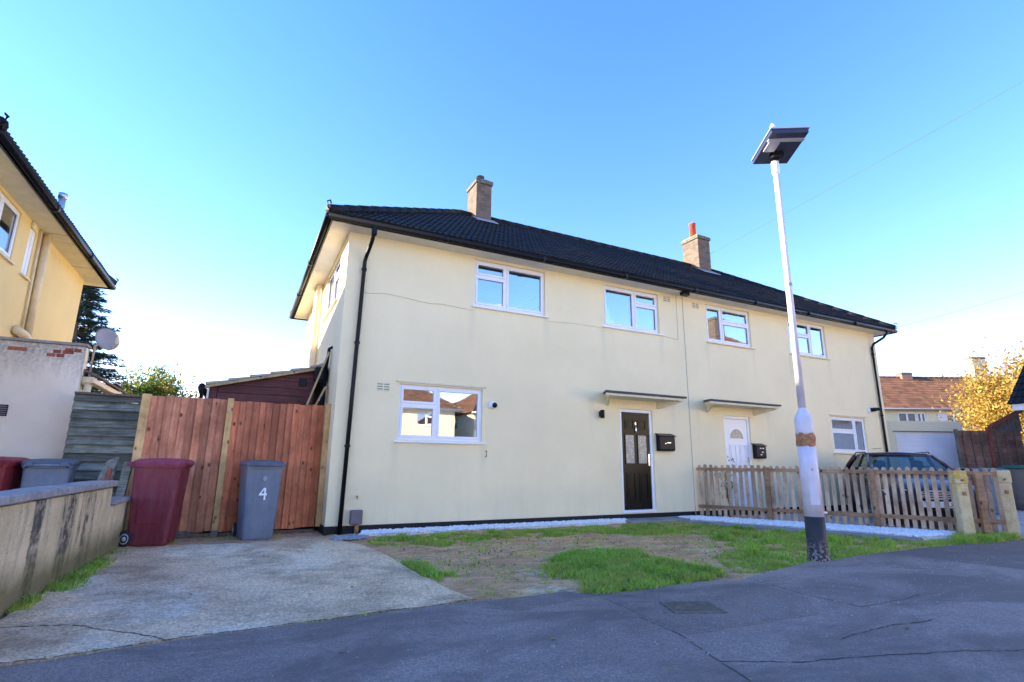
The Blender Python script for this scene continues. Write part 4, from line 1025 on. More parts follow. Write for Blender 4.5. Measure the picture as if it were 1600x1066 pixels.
# ================================================================== boundary wall of stained blocks
BW = thing('block_wall', 'low stained concrete block wall with pinkish coping beside the driveway', 'wall', (-2.75, -2.3, G))
def wx(y): return -2.80 + .055 * (y + 4.6)
def wblock(y0, y1, z0, z1, name='block', mat='blockw', o=.0, th=.20, bv=.008):
    m = MB(); a, b = wx(y0) + o, wx(y1) + o
    m.rings([[(a, y0, z0), (b, y1, z0), (b - th - 2 * o, y1, z0), (a - th - 2 * o, y0, z0)], [(a, y0, z1), (b, y1, z1), (b - th - 2 * o, y1, z1), (a - th - 2 * o, y0, z1)]])
    return m.build(name, M[mat], BW, bv)
wblock(-6.6, -.92, G - .1, .63, 'wall_core', 'blockw', -.004, .19, 0)
wblock(-.915, -.02, G - .1, .41, 'wall_core', 'blockw', -.004, .19, 0)
for r_ in range(4):
    z0 = G - .05 + r_ * .197
    y = -6.6 + (r_ % 2) * .22
    while y < -.03:
        y1 = min(y + .44, -.92 if (r_ == 3 and y < -.92) else -.02)
        top = .64
        if y >= -.93 and r_ >= 2:
            if r_ > 2: break
            wblock(y + .005, y1 - .002, z0 + .005, .415); y += .44; continue
        if r_ == 3 and y1 > -.92: y1 = -.92
        if y1 - y > .06: wblock(y + .002, y1 - .002, z0 + .002, min(z0 + .194, top), o=random.uniform(-.002, .002), bv=.004)
        y += .44
y = -6.6
while y < -.9:
    y1 = min(y + .6, -.88); wblock(y + .003, y1, .645, .712 + random.uniform(-.004, .004), 'coping_slab', 'coping', .045, .20, .012); y += .6
wblock(-.86, .0, .42, .475, 'coping_slab', 'coping', .04, .20, .012)

OP = thing('broken_post', 'broken grey concrete post leaning behind the low wall by the maroon bin', 'post', (-2.86, .12, G))
MB().rings([[(-2.98, .10, G), (-2.80, .10, G), (-2.80, .24, G), (-2.98, .24, G)], [(-2.96, .12, .7), (-2.79, .12, .7), (-2.79, .24, .7), (-2.96, .24, .7)], [(-2.90, .14, .93), (-2.77, .14, 1.0), (-2.77, .22, 1.0), (-2.90, .22, .93)]]).build('shaft', plain('lichen_grey_concrete', (.22, .21, .17), .95, .5, 14, 0, .8, 50), OP, .014)
MB().rings([[(-2.76, .02, G), (-2.66, .02, G), (-2.66, .1, G), (-2.76, .1, G)], [(-2.68, .02, .93), (-2.58, .02, .90), (-2.58, .1, .90), (-2.68, .1, .93)]]).build('timber_brace', M['oldslat'], OP, .008)
MB().rings([[(-2.90, .095, .5), (-2.83, .095, .5), (-2.83, .118, .5), (-2.90, .118, .5)], [(-2.87, .105, .82), (-2.81, .105, .84), (-2.81, .13, .84), (-2.87, .13, .82)]]).build('spalled_face', M['brickr'], OP, .01)

# ================================================================== old slat fence
SF = thing('slat_fence', 'old grey green fence of horizontal overlapping slats behind the maroon bin', 'fence', (-3.1, 1.2, G))
for k in range(15):
    z = .02 + k * .128; t = random.uniform(-.012, .012); o_ = random.uniform(-.006, .006)
    MB().rings([[(-3.62, 1.165 + o_, z), (-2.66, 1.165 + o_, z + t), (-2.66, 1.185, z + t), (-3.62, 1.185, z)], [(-3.62, 1.222, z + .135), (-2.66, 1.222, z + .135 + t), (-2.66, 1.235, z + .135 + t), (-3.62, 1.235, z + .135)]]).build('slat', M['oldslat'], SF, .003)
MB().box(-3.62, -2.66, 1.16, 1.27, 1.915, 1.95).build('capping', M['clod'], SF, .004)
for x in (-3.62, -2.70): MB().box(x, x + .045, 1.235, 1.28, G, 1.91).build('post', M['oldslat'], SF)

# ================================================================== new closeboard fence
CF = thing('board_fence', 'new reddish closeboard fence with paler posts joining the house corner', 'fence', (-1.3, .45, G))
def bay(x0, x1, n, mat, zt):
    w = (x1 - x0) / n
    for k in range(n):
        z1 = zt + random.uniform(-.008, .008); z0 = -.07 + random.uniform(-.02, .02); a = x0 + k * w; t = random.uniform(-.004, .004)
        d_ = random.uniform(-.003, .003)
        MB().rings([[(a - .008, .432 + d_, z0), (a + w - .007, .454, z0), (a + w - .007, .464, z0), (a - .008, .464, z0)], [(a - .008 + t, .432 + d_, z1), (a + w - .007 + t, .454, z1), (a + w - .007 + t, .464, z1), (a - .008 + t, .464, z1)]]).build('board', M[mat], CF, .002)
bay(-2.545, -1.545, 10, 'fencew', 1.885); bay(-1.455, -.09, 14, 'fencewet', 1.865)
for x, w_ in ((-2.60, .11), (-1.50, .085), (-.045, .085)): MB().box(x - w_ / 2, x + w_ / 2, .395, .48, -.06 if x > -2 else -.12, 1.90).build('post', M['newpost'], CF, .004)
MB().box(-1.55, -1.45, .39, .485, G - .05, -.064).build('post_shoe', M['meter'], CF, .004)
for z in (.25, .95, 1.6): MB().box(-2.6, -.05, .467, .51, z, z + .07).build('rail', M['newpost'], CF)
MB().box(-2.55, -.1, .45, .475, G - .05, -.10).build('gravel_board', M['clod'], CF)

# ================================================================== brown lean-to shed and leaning planks
SH = thing('lean_to_shed', 'dark brown boarded lean-to shed with stepped sheet roof behind the fence', 'shed', (-1, 3, G))
sy = 1.35
def shz(x): return 2.20 + (x + 1.88) * .258
k = 0; z = .2
while z < 2.7:
    z1 = z + .135
    xl = -1.74 if shz(-1.74) > z1 + .0 else -1.88 + (z1 - 2.20) / .258
    if xl < -.35:
        MB().rings([[(xl if z < 2.1 else max(-1.74, xl - .3), sy - .018, z), (-.22, sy - .018, z), (-.22, sy, z), (xl if z < 2.1 else max(-1.74, xl - .3), sy, z)], [(xl, sy - .006, z1 - .004), (-.22, sy - .006, z1 - .004), (-.22, sy, z1 - .004), (xl, sy, z1 - .004)]]).build('board', M['shedb'], SH, .003)
    z = z1
MB().prism([(-1.86, G), (-.20, G), (-.20, shz(-.2) - .04), (-1.86, shz(-1.86) - .04)], lambda x, z: (x, sy + .001, z), lambda x, z: (x, 5.2, z)).build('wall', M['shedb'], SH)
MB().box(-1.87, -1.75, sy - .03, sy - .0, .2, 2.20).build('corner_board', M['shedb'], SH, .004)
for k in range(6):
    a = -1.93 + k * .325; b = a + .36
    MB().rings([[(a, sy - .10, shz(a) + .005), (b, sy - .10, shz(b) - .035 + .03), (b, 5.2, shz(b) - .005), (a, 5.2, shz(a) + .005)], [(a, sy - .10, shz(a) + .055), (b, sy - .10, shz(b) + .02), (b, 5.2, shz(b) + .02), (a, 5.2, shz(a) + .055)]]).build('roof_sheet', M['shroof'], SH, .004)
MB().prism([(-1.93, shz(-1.93) - .05), (-.0, shz(0) - .05), (-.0, shz(0) - .005), (-1.93, shz(-1.93) - .005)], lambda x, z: (x, sy - .10, z), lambda x, z: (x, sy - .075, z)).build('barge_board', M['plank'], SH)
vg = MB().box(-.47, -.33, sy - .028, sy - .012, 2.28, 2.42).build('vent', M['black'], SH, .004)
MB().box(-1.895, -1.865, sy - .07, sy - .03, 1.7, 2.17).build('white_pipe', M['white'], SH, .006)
MB().tube([(-1.98, sy - .05, 2.17), (-1.98, sy + 3.5, 2.17)], .05, 10).build('gutter', M['black'], SH, 0, True)
MB().lathe((-1.97, sy - .04, 1.9), [(.03, 0), (.03, .12), (.06, .2), (.07, .26)], 10).build('hopper', M['black'], SH, 0, True)
MB().tube([(-1.97, sy - .04, 1.92), (-1.80, sy - .04, 1.89)], .03, 8).build('gutter_arm', M['black'], SH, 0, True)
MB().rings([[(-.22, sy + .3, 2.62), (-.02, sy + .3, 2.66), (-.02, sy + .6, 2.66), (-.22, sy + .6, 2.62)], [(-.16, sy + .35, 2.76), (-.02, sy + .35, 2.82), (-.02, sy + .55, 2.82), (-.16, sy + .55, 2.76)]]).build('roof_bag', plain('grey_sack', (.33, .3, .31), .9, .2, 9), SH, .02)
SP = thing('soil_stack', 'black soil pipe and hopper on the gable wall beside the leaning planks', 'pipe', (-.1, .7, 1))
MB().tube([(-.07, 1.02, 2.62), (-.07, 1.02, 1.0), (-.07, 1.02, G)], .04, 10).build('pipe', M['black'], SP, 0, True)
MB().tube([(-.0, .86, 2.96), (-.05, .90, 2.94), (-.06, .96, 2.70), (-.07, 1.02, 2.55)], .03, 8).build('branch', M['black'], SP, 0, True)
MB().box(-.24, -.02, 1.0, 1.2, 2.36, 2.62).build('hopper', M['black'], SP, .02)
for k, (a, b, lab) in enumerate((((-.80, .80, .4), (-.05, .90, 2.87), 'long pale timber plank leaning on the gable wall above the fence'), ((-.80, .78, .5), (-.06, .86, 2.24), 'short pale timber plank leaning behind the fence beside the longer one'))):
    tag(MB().beam(a, b, .085, .03, (1, 0, .2)).build('leaning_plank', M['plank'], None, .003), lab, 'plank')

# ================================================================== wheelie bins
def bin_(name, lab, x, y, rz, mb_, ml, group, sc=1.06, num=None, front_lid=True):
    t = thing(name, lab, 'bin', (x, y, G), rz, group, world=False)
    t.scale = sc if isinstance(sc, tuple) else (sc, sc, sc)
    prof = [(.0, .47, .53, .02, .0), (.03, .49, .55, .0, .0), (.5, .53, .605, .0, .0), (.90, .56, .655, .0, .0), (.97, .565, .665, .0, .0)]
    rg = []
    for z, w, d_, o, _ in prof: rg.append([(px, py - .0, z) for px, py in rrect(w, d_, .055, 3, 0, -(d_ - .5) * .12)])
    body = MB().rings(rg).build('body', mb_, t, 0, False)
    body.data.polygons.foreach_set('use_smooth', [False] * len(body.data.polygons))
    MB().rings([[(px, py, z) for px, py in rrect(w, d_, .06, 3, 0, -.02)] for z, w, d_ in ((.925, .56, .655), (.93, .60, .70), (.965, .60, .70), (.97, .57, .67))]).build('rim', mb_, t)
    MB().box(-.18, .18, .25, .262, .15, .75).build('back_rib', mb_, t, .006)
    for s in (-1, 1):
        MB().rings([[(s * .25, -.15, .25), (s * .25, .17, .25), (s * .265, .19, .62), (s * .265, -.17, .62)], [(s * .262, -.14, .26), (s * .262, .16, .26), (s * .277, .18, .61), (s * .277, -.16, .61)]]).build('side_panel', mb_, t)
    for x_ in (-.15, .15):
        MB().rings([[(x_ - .012, -.262, .10), (x_ + .012, -.262, .10), (x_ + .012, -.24, .10), (x_ - .012, -.24, .10)], [(x_ - .012, -.348, .88), (x_ + .012, -.348, .88), (x_ + .012, -.30, .88), (x_ - .012, -.30, .88)]]).build('front_rib', mb_, t)
    # lid: shallow dome with turned down lip, hinged at the back
    lr = []
    for z, w, d_, cy_ in ((.955, .62, .72, -.03), (.99, .635, .735, -.03), (1.012, .60, .70, -.03), (1.035, .50, .58, -.02), (1.045, .2, .25, -.0)): lr.append([(px, py, z) for px, py in rrect(w, d_, min(.07, w / 3), 3, 0, cy_)])
    lid = MB().rings(lr).build('lid', ml, t)
    MB().box(-.16, .16, -.425, -.385, .968, .985).build('lid_grip', ml, lid, .005)
    for s in (-1, 1): MB().box(s * .2 - .045, s * .2 + .045, .33, .42, .95, 1.0).build('hinge_lug', ml, lid, .008)
    MB().tube([(-.24, .395, .965), (.24, .395, .965)], .016, 8).build('handle_bar', mb_, t, 0, True)
    for s in (-1, 1):
        MB().beam((s * .24, .30, .94), (s * .24, .40, .965), .04, .03).build('handle_arm', mb_, t)
        w = MB(lambda a, b, c: (s * .265 + s * c, .275 + a, .095 + b)).lathe((0, 0, 0), [(.06, -.025), (.092, -.02), (.098, -.008), (.098, .008), (.092, .02), (.06, .025)], 20).build('wheel', M['rubber'], t, 0, True)
        MB(lambda a, b, c: (s * .265 + s * c, .275 + a, .095 + b)).lathe((0, 0, 0), [(.062, .018), (.060, .027), (.03, .022), (.02, .034), (.012, .036)], 16).build('hub', M['hub'], w, 0, True)
    MB().tube([(-.255, .275, .095), (.255, .275, .095)], .012, 8).build('axle', M['alu'], t)
    if num:
        text_mesh(num, .27, M['numw'], 'number', body, Matrix.Translation((.0, -.3335, .60)) @ Matrix.Rotation(R(90 - 4.2), 4, 'X'), .001)
        MB(lambda a, b, c: (a, -.352 - c, .80 + b)).lathe((0, 0, 0), [(.035, -.02), (.035, .004), (.0301, .006)], 14).build('crest', plain('bin_crest', (.24, .28, .36), .5, .05), body)
    return t
bin_('wheelie_bin', 'maroon wheelie bin with purple lid standing against the low wall', -2.23, .0, R(80), M['maroon'], M['maroon_lid'], 'wheelie bins at the left', (.90, .86, 1.08))
bin_('wheelie_bin', 'grey wheelie bin with a white number 4 before the new fence', -.97, .08, R(9), M['grey_pl'], M['grey_lid'], 'wheelie bins at the left', (.86, .90, 1.07), '4')
bin_('wheelie_bin', 'blue grey wheelie bin turned back to front behind the low wall', -3.55, .46, R(186), M['grey_pl'], M['grey_lid'], 'wheelie bins at the left', (.88, .9, 1.06))
bin_('wheelie_bin', 'red wheelie bin cut by the left edge of the picture', -4.17, .36, R(176), M['red_pl'], M['red_pl'], 'wheelie bins at the left', 1.08)

# ================================================================== lamp post
LX, LY = 5.20, -4.46
LP = thing('lamp_post', 'white street lamp post with black foot and flat solar head', 'street lamp', (LX, LY, G))
MB().lathe((LX, LY, 0), [(.128, G - .05), (.126, G + .03), (.117, .0), (.113, .36)], 24).build('black_foot', M['postbase'], LP, 0, True)
MB().lathe((LX, LY, 0), [(.113, .361), (.108, .9), (.104, 1.23)], 24).build('lower_column', M['post_white'], LP, 0, True)
rb = [(.106, 1.215), (.111, 1.235), (.110, 1.28), (.113, 1.33), (.109, 1.37), (.105, 1.385)]
MB().rings([[(LX + r_ * (1 + .05 * math.sin(5 * t + z * 40)) * math.cos(t * math.pi / 12), LY + r_ * (1 + .05 * math.sin(5 * t + z * 40)) * math.sin(t * math.pi / 12), z + .005 * math.sin(t * 1.1)) for t in range(24)] for r_, z in rb]).build('rust_band', M['rust'], LP)
MB().lathe((LX, LY, 0), [(.104, 1.36), (.110, 1.40), (.110, 1.55), (.098, 1.60), (.056, 1.68), (.046, 1.71)], 24).build('shoulder', M['post_white'], LP, 0, True)
MB().lathe((LX, LY, 0), [(.046, 1.71), (.042, 3.6), (.038, 5.16)], 20).build('shaft', M['post_white'], LP, 0, True)
MB().lathe((LX, LY, 0), [(.046, 5.08), (.052, 5.10), (.052, 5.27), (.045, 5.29)], 20).build('collar', M['white'], LP, 0, True)
MB(lambda a, b, z: (LX + a, LY + b, z)).box(.03, .108, -.108, -.03, .40, .42).build('door_lip', M['post_white'], LP)
dm = MB()
arcs = [[(LX + r_ * math.cos(R(t)), LY + r_ * math.sin(R(t)), z) for t in range(205, 262, 8)] for r_, z in ((.110, .50), (.1165, .503), (.1125, .997), (.105, 1.0))]
for q, w in zip(arcs, arcs[1:]):
    for k in range(len(q) - 1): dm.face([q[k], q[k + 1], w[k + 1], w[k]])
dm.build('access_door', M['post_white'], LP)
MB().tube([(LX + .10 * math.cos(R(232)), LY + .10 * math.sin(R(232)), .93), (LX + .121 * math.cos(R(232)), LY + .121 * math.sin(R(232)), .93)], .012, 8).build('door_lock', M['lead'], LP)
MB().lathe((LX, LY, 0), [(.049, 3.38), (.049, 3.42)], 16).build('shaft_band', M['lead'], LP)
lu = Vector((-.508, -.861, 0)); lw = Vector((.861, -.508, 0)); LO = Vector((LX, LY, 0))
def head(u, w, z): return tuple(LO + lu * u + lw * w + Vector((0, 0, z)))
# u: towards the road, w: across
b = MB(head); b.rings([[(-.16, -.25, 5.345), (.53, -.25, 5.40), (.53, .25, 5.40), (-.16, .25, 5.345)], [(-.16, -.25, 5.40), (.53, -.25, 5.455), (.53, .25, 5.455), (-.16, .25, 5.40)]])
hd_ = b.build('lamp_head', plain('dark_blue_panel', (.05, .055, .10), .35, .1, 5, .3), LP, .006)
MB(head).rings([[(-.17, -.262, 5.405), (.55, -.262, 5.462), (.55, .262, 5.462), (-.17, .262, 5.405)], [(-.17, -.262, 5.425), (.55, -.262, 5.482), (.55, .262, 5.482), (-.17, .262, 5.425)]]).build('panel_frame', M['alu'], hd_)
MB(head).box(.05, .13, -.09, .09, 5.31, 5.36).build('mount_block', M['mail'], hd_, .005)
MB(head).rings([[(.16, -.22, 5.345), (.40, -.22, 5.362), (.40, -.07, 5.362), (.16, -.07, 5.345)], [(.16, -.22, 5.368), (.40, -.22, 5.388), (.40, -.07, 5.388), (.16, -.07, 5.368)]]).build('led_panel', plain('led_cover', (.4, .4, .5), .3, .1), hd_)
MB(head).box(-.02, .06, -.05, .05, 5.28, 5.36).build('neck', M['mail'], hd_, .008)
MB(head).box(.36, .42, -.245, .245, 5.372, 5.39).build('cross_bar', M['alu'], hd_)
MB(head).lathe((.52, -.22, 5.48), [(.03, 0), (.035, .02), (.025, .06), (.01, .07)], 12).build('sensor', M['white'], hd_, 0, True)

# ================================================================== picket fence
PF = thing('picket_fence', 'weathered wooden picket fence with rounded tops before the parked car', 'fence', (8.8, -1.9, G))
pa, pb = Vector((7.76, -.06, 0)), Vector((9.93, -3.84, 0)); pd = (pb - pa).normalized(); pn = Vector((pd.y, -pd.x, 0))   # pn: towards the viewer side
if pn.dot(CAMP - pa) < 0: pn = -pn
def pf(s, n, z): return tuple(pa + pd * s + pn * n + Vector((0, 0, z)))
def gz(s): return -.11 + .0 * s
s = .06; top = .965
def picket(par, fn, s, zt, zb, mat='picket', w=.072):
    w *= random.uniform(.93, 1.06); ln = random.gauss(0, .006); sh = random.uniform(-.004, .003)
    f0 = fn; fn = lambda a, d, z: f0(a + ln * (z - .4), d + sh, z)
    pr = [(s - w / 2, zb), (s + w / 2, zb), (s + w / 2, zt - .036)] + [(s + w / 2 * math.cos(R(t)), zt - .036 + .036 * math.sin(R(t))) for t in (30, 60, 90, 120, 150)] + [(s - w / 2, zt - .036)]
    return MB(fn).prism(pr, lambda a, z: (a, -.012, z), lambda a, z: (a, .006, z)).build('picket', M[mat], par, .002)
while s < 4.98:
    lean = random.uniform(-.004, .004)
    picket(PF, pf, s + lean, top + random.uniform(-.014, .012), -.085 - .012 * (s > 2) + random.uniform(-.015, .01)); s += .1195
for a, b in ((0.0, 1.42), (1.42, 3.21), (3.21, 4.98)):
    for z in (.055, .84): MB(pf).box(a + .002, b - .002, .008, .042, z, z + .068).build('rail', M['pickrail'], PF, .003)
for s_ in (1.42, 3.21): MB(pf).box(s_ - .042, s_ + .042, .044, .125, G - .05, .93).build('post', M['pickrail'], PF, .005)
# gate posts
def gpost(name, lab, x, y, w, h, mat, rz, grp=None):
    t = thing(name, lab, 'post', (x, y, G), rz, grp, world=False)
    MB().box(-w / 2, w / 2, -w / 2, w / 2, -.05, h).build('shaft', M[mat], t, .012)
    MB().box(-w / 2 - .012, w / 2 + .012, -w / 2 - .012, w / 2 + .012, h - .22, h).build('head', M[mat], t, .015)
    MB().box(-.02, .03, -w / 2 - .025, -w / 2, h - .40, h - .34).build('hinge_plate', M['rust'], t, .003)
    MB().tube([(0, -w / 2 - .01, h - .16), (0.0, -w / 2 - .05, h - .15)], .014, 8).build('hinge_pin', M['rust'], t)
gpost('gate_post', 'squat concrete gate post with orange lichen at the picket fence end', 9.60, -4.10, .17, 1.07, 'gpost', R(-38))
gpost('gate_post', 'concrete gate post tinted cream as if sunlit at the far right by the asphalt', 10.85, -4.20, .19, 1.08, 'gpost_sun', R(-50))
WP = thing('gate_post', 'brown square timber post between the two concrete gate posts', 'post', (9.97, -4.22, G), R(-45), world=False)
MB().box(-.05, .05, -.05, .05, -.05, 1.03).build('shaft', M['pickrail'], WP, .004)

# ================================================================== parked car behind the picket fence
CA = thing('parked_car', 'dark maroon hatchback with silver grille parked behind the picket fence', 'car', (12.05, -1.95, G), math.atan2(-.66, -.75) + math.pi / 2, world=False)
# local: front towards -Y, origin under the middle
def body_ring(y, hw, zb, zm, zt, cr):
    pts = [(.0, zb), (hw * .86, zb), (hw * .97, zb + .06), (hw, zm), (hw * .985, zm + (zt - zm) * .45), (hw * .93, zt - .05), (hw * .82, zt), (hw * .4, zt + cr * .8), (0, zt + cr)]
    return [(x, y, z) for x, z in pts] + [(-x, y, z) for x, z in pts[-2:0:-1]]
st = [(-2.08, .60, .30, .48, .60, .01), (-2.04, .74, .22, .48, .66, .015), (-1.93, .82, .18, .50, .72, .02), (-1.6, .86, .18, .52, .80, .03), (-1.15, .865, .18, .54, .88, .035), (-.80, .865, .18, .55, .93, .03), (-.2, .865, .18, .56, .94, .0), (.6, .865, .18, .57, .95, .0), (1.4, .855, .18, .58, .97, .0), (1.85, .82, .2, .60, .97, .0), (2.03, .74, .26, .60, .93, .0)]
MB().rings([body_ring(*q) for q in st]).build('body', M['carp'], CA, 0, True)
ro = [(-.02, .60, 1.385), (.25, .62, 1.43), (.9, .62, 1.435), (1.45, .58, 1.38)]
rr = []
for y, hw, z in ro: rr.append([(-hw, y, z - .03), (-hw * .9, y, z), (0, y, z + .025), (hw * .9, y, z), (hw, y, z - .03), (hw * .9, y, z - .05), (0, y, z - .03), (-hw * .9, y, z - .05)])
MB().rings(rr).build('roof', M['carp'], CA, 0, True)
for s in (-1, 1):
    MB().tube([(s * .77, -.84, .93), (s * .70, -.45, 1.17), (s * .605, -.02, 1.365)], .033, 8).build('pillar', M['carp'], CA, 0, True)
    MB().beam((s * .80, .42, .94), (s * .615, .40, 1.39), .05, .09, (0, 1, 0)).build('pillar', M['carp'], CA)
    MB().tube([(s * .79, 1.75, .96), (s * .70, 1.65, 1.15), (s * .585, 1.42, 1.36)], .06, 8).build('pillar', M['carp'], CA, 0, True)
    MB().face([(s * .79, -.78, .95), (s * .79, .40, .95), (s * .615, .40, 1.38), (s * .61, .0, 1.36), (s * .70, -.43, 1.16)]).build('side_pane', M['cglass'], CA)
    MB().face([(s * .79, .46, .95), (s * .785, 1.70, .97), (s * .60, 1.42, 1.35), (s * .615, .46, 1.39)]).build('side_pane', M['cglass'], CA)
    d_ = MB().rings([[(s * .862, -.70, .28), (s * .862, .40, .28), (s * .845, .40, .90), (s * .845, -.70, .90)], [(s * .870, -.69, .29), (s * .870, .39, .29), (s * .852, .39, .89), (s * .852, -.69, .89)]]).build('door', M['carp'], CA)
    MB().box(min(s * .868, s * .89), max(s * .868, s * .89), .18, .34, .76, .79).build('door_handle', M['carp'], d_, .004)
    mi = MB().rings([[(s * (.84 + a * .22), -.66 + q[0] * k_, 1.04 + q[1] * k_) for q in ((-.05, -.07), (.06, -.06), (.05, .07), (-.06, .06))] for a, k_ in ((0, .45), (.25, 1), (.9, 1), (1.0, .7))]).build('mirror', M['black'], CA, .008)
    MB().tube([(s * .61, .10, 1.41), (s * .615, .2, 1.442), (s * .615, 1.1, 1.45), (s * .60, 1.35, 1.40)], .013, 8).build('roof_rail', M['black'], CA, 0, True)
    hl = MB().rings([[(s * .42, -2.055, .56), (s * .74, -1.98, .56), (s * .80, -1.86, .68), (s * .45, -2.01, .69)], [(s * .42, -2.07, .56), (s * .76, -2.0, .56), (s * .825, -1.86, .68), (s * .45, -2.02, .70)]]).build('headlight', M['headl'], CA, .008)
    MB().tube([(s * .58, -2.08, .33), (s * .58, -2.10, .33)], .06, 14).build('fog_light', M['headl'], CA)
    for y in (-1.28, 1.30):
        w_ = MB(lambda a, b, c: (s * (.755 + c), y + a, .305 + b)).lathe((0, 0, 0), [(.20, -.09), (.29, -.085), (.305, -.05), (.305, .07), (.29, .10), (.20, .105)], 28).build('wheel', M['rubber'], CA, 0, True)
        MB(lambda a, b, c: (s * (.755 + c), y + a, .305 + b)).lathe((0, 0, 0), [(.205, .06), (.205, .108), (.17, .10), (.05, .105), (.04, .115)], 20).build('rim', M['alu'], w_, 0, False)
        # arch lip ring in body paint
        MB(lambda a, b, c: (s * (.80 + c), y + a, .33 + b)).rings([[(q * math.cos(R(t)), q * math.sin(R(t)), c) for t in range(0, 181, 15)] for q, c in ((.33, .05), (.36, .072), (.37, .05))], False).build('wheel_arch', M['carp'], CA)
MB().face([(-.75, -.83, .955), (.75, -.83, .955), (.68, -.43, 1.17), (.59, -.02, 1.365), (-.59, -.02, 1.365), (-.68, -.43, 1.17)]).build('windscreen', M['cglass'], CA)
MB().face([(-.70, 1.74, .97), (.70, 1.74, .97), (.56, 1.46, 1.35), (-.56, 1.46, 1.35)]).build('rear_pane', M['cglass'], CA)
MB().box(-.72, .72, -.78, -.50, .90, .955).build('dashboard', M['seat'], CA, .02)
MB(lambda a, b, c: (.36 + a, -.42 + c * .8 - b * .0, .96 + b)).rings([[((.17 + .016 * math.cos(q)) * math.cos(t * math.pi / 10), (.17 + .016 * math.cos(q)) * math.sin(t * math.pi / 10), .016 * math.sin(q)) for t in range(20)] for q in (0, 1.57, 3.14, 4.71, 6.28)], False).build('steering_wheel', M['seat'], CA, 0, True)
for x in (-.36, .36):
    m = MB(); m.rings([[(px + x, .12 + py * 1.0, z) for px, py in rrect(w, d_, .05, 3)] for z, w, d_ in ((.45, .46, .14), (.8, .46, .13), (1.02, .36, .12), (1.06, .2, .06))]); m.rings([[(px + x, .16 + py, z) for px, py in rrect(w, d_, .04, 3)] for z, w, d_ in ((1.06, .10, .04), (1.10, .25, .09), (1.23, .24, .09), (1.26, .14, .05))]); m.build('seat', M['seat'], CA, 0, True)
gr_ = MB().prism([(.30 * math.cos(R(t)) , .61 + .085 * math.sin(R(t))) for t in range(0, 360, 20)], lambda x, z: (x, -2.105, z), lambda x, z: (x, -2.04, z)).build('grille', M['alu'], CA)
for k in range(3): MB().box(-.27 + .05 * abs(k - 1), .27 - .05 * abs(k - 1), -2.112, -2.106, .56 + k * .042, .578 + k * .042).build('grille_bar', M['black'], gr_)
bmp = MB().rings([[(-.80, -1.90, .24), (-.66, -2.10, .22), (.66, -2.10, .22), (.80, -1.90, .24), (.7, -1.8, .24), (-.7, -1.8, .24)], [(-.84, -1.90, .50), (-.68, -2.13, .50), (.68, -2.13, .50), (.84, -1.90, .50), (.7, -1.8, .5), (-.7, -1.8, .5)]]).build('bumper', M['carp'], CA, .02)
MB().box(-.42, .42, -2.125, -2.10, .26, .34).build('air_intake', M['black'], bmp)
npl = MB().box(-.27, .27, -2.150, -2.134, .385, .495).build('number_plate', M['numw'], CA, .003)
for ch, x in (('T', -.20), ('S', -.03), ('U', .16)): text_mesh(ch, .115, M['black'], 'plate_letter', npl, Matrix.Translation((x, -2.1515, .44)) @ Matrix.Rotation(R(90), 4, 'X'), .001)
for s in (0, 1): MB().tube([(-.5 + s * .55, -.86, .965), (.02 + s * .55, -.80, .985)], .008, 6).build('wiper', M['black'], CA)

# ================================================================== background on the right
ROT = R(-27)
GA = thing('garage', 'small cream garage with plain white door behind the parked car', 'garage', (18.3, .38, G), ROT, world=False)
gz_ = .0
m = MB(); m.box(-1.5, -1.02, 0, .2, 0, 2.55); m.box(.95, 1.14, 0, .2, 0, 2.55); m.box(-1.02, .95, 0, .2, 2.20, 2.55); m.build('wall', M['cream3'], GA)
MB().box(-1.5, -1.3, .201, 5, 0, 2.4).build('wall', M['cream3'], GA); MB().box(.94, 1.14, .201, 5, 0, 2.4).build('wall', M['cream3'], GA); MB().box(-1.3, .94, 4.8, 5, 0, 2.4).build('wall', M['cream3'], GA)
MB().box(-1.5, 1.14, .201, 5, 2.401, 2.46).build('roof', M['felt'], GA)
gd = MB().box(-1.02, .95, .06, .10, 0, 2.20).build('garage_door', M['garagedoor'], GA)
for k in range(16): MB().box(-.98, .91, .052, .0595, .05 + k * .13, .165 + k * .13).build('door_rib', M['garagedoor'], gd, .003)
MB().tube([(1.0, -.02, 2.22), (-1.1, -.02, 2.22)], .012, 6).build('door_head', M['felt'], GA)

BH = thing('terrace_house', 'cream house with brown tiled roof beyond the garage', 'house', (38.05, 12.2, G), ROT, world=False)
zE = 4.95
wall(BH, 'wall', M['cream3'], front(.4), -9, 15, 0, zE, [(1.25, 2.55, 3.75, 4.80), (2.58, 3.2, 3.75, 4.80), (4.6, 6.2, 3.75, 4.7), (10, 11.4, 3.8, 4.7)])
for mp_, a, b in ((leftf(-9), .63, 6.6), (rightf(15), .63, 6.6)): wall(BH, 'wall', M['cream3'], mp_, a, b, 0, zE)
wall(BH, 'wall', M['cream3'], back(6.8), -8.7, 14.7, 0, zE)
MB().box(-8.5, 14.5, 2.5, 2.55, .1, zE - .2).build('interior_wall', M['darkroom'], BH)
window(BH, front(.4), 1.25, 2.55, 3.75, 4.80, .5, '', bars=0, gl='darkpane', fw=.07); window(BH, front(.4), 2.58, 3.2, 3.75, 4.80, .5, '', bars=0, gl='darkpane', fw=.07)
window(BH, front(.4), 4.6, 6.2, 3.75, 4.70, .34, '', gl='darkpane', fw=.07); window(BH, front(.4), 10, 11.4, 3.8, 4.70, .5, '')
broof, bz = hip_roof(BH, -9.4, 15.4, 0, 7.2, zE + .05, .76, M['tileb'], tw=.33, cs=.34, slopes='FLR')
MB().tube([(-9.4, -.06, zE + .02), (15.4, -.06, zE + .02)], .06, 8).build('gutter', M['lead'], BH, 0, True)
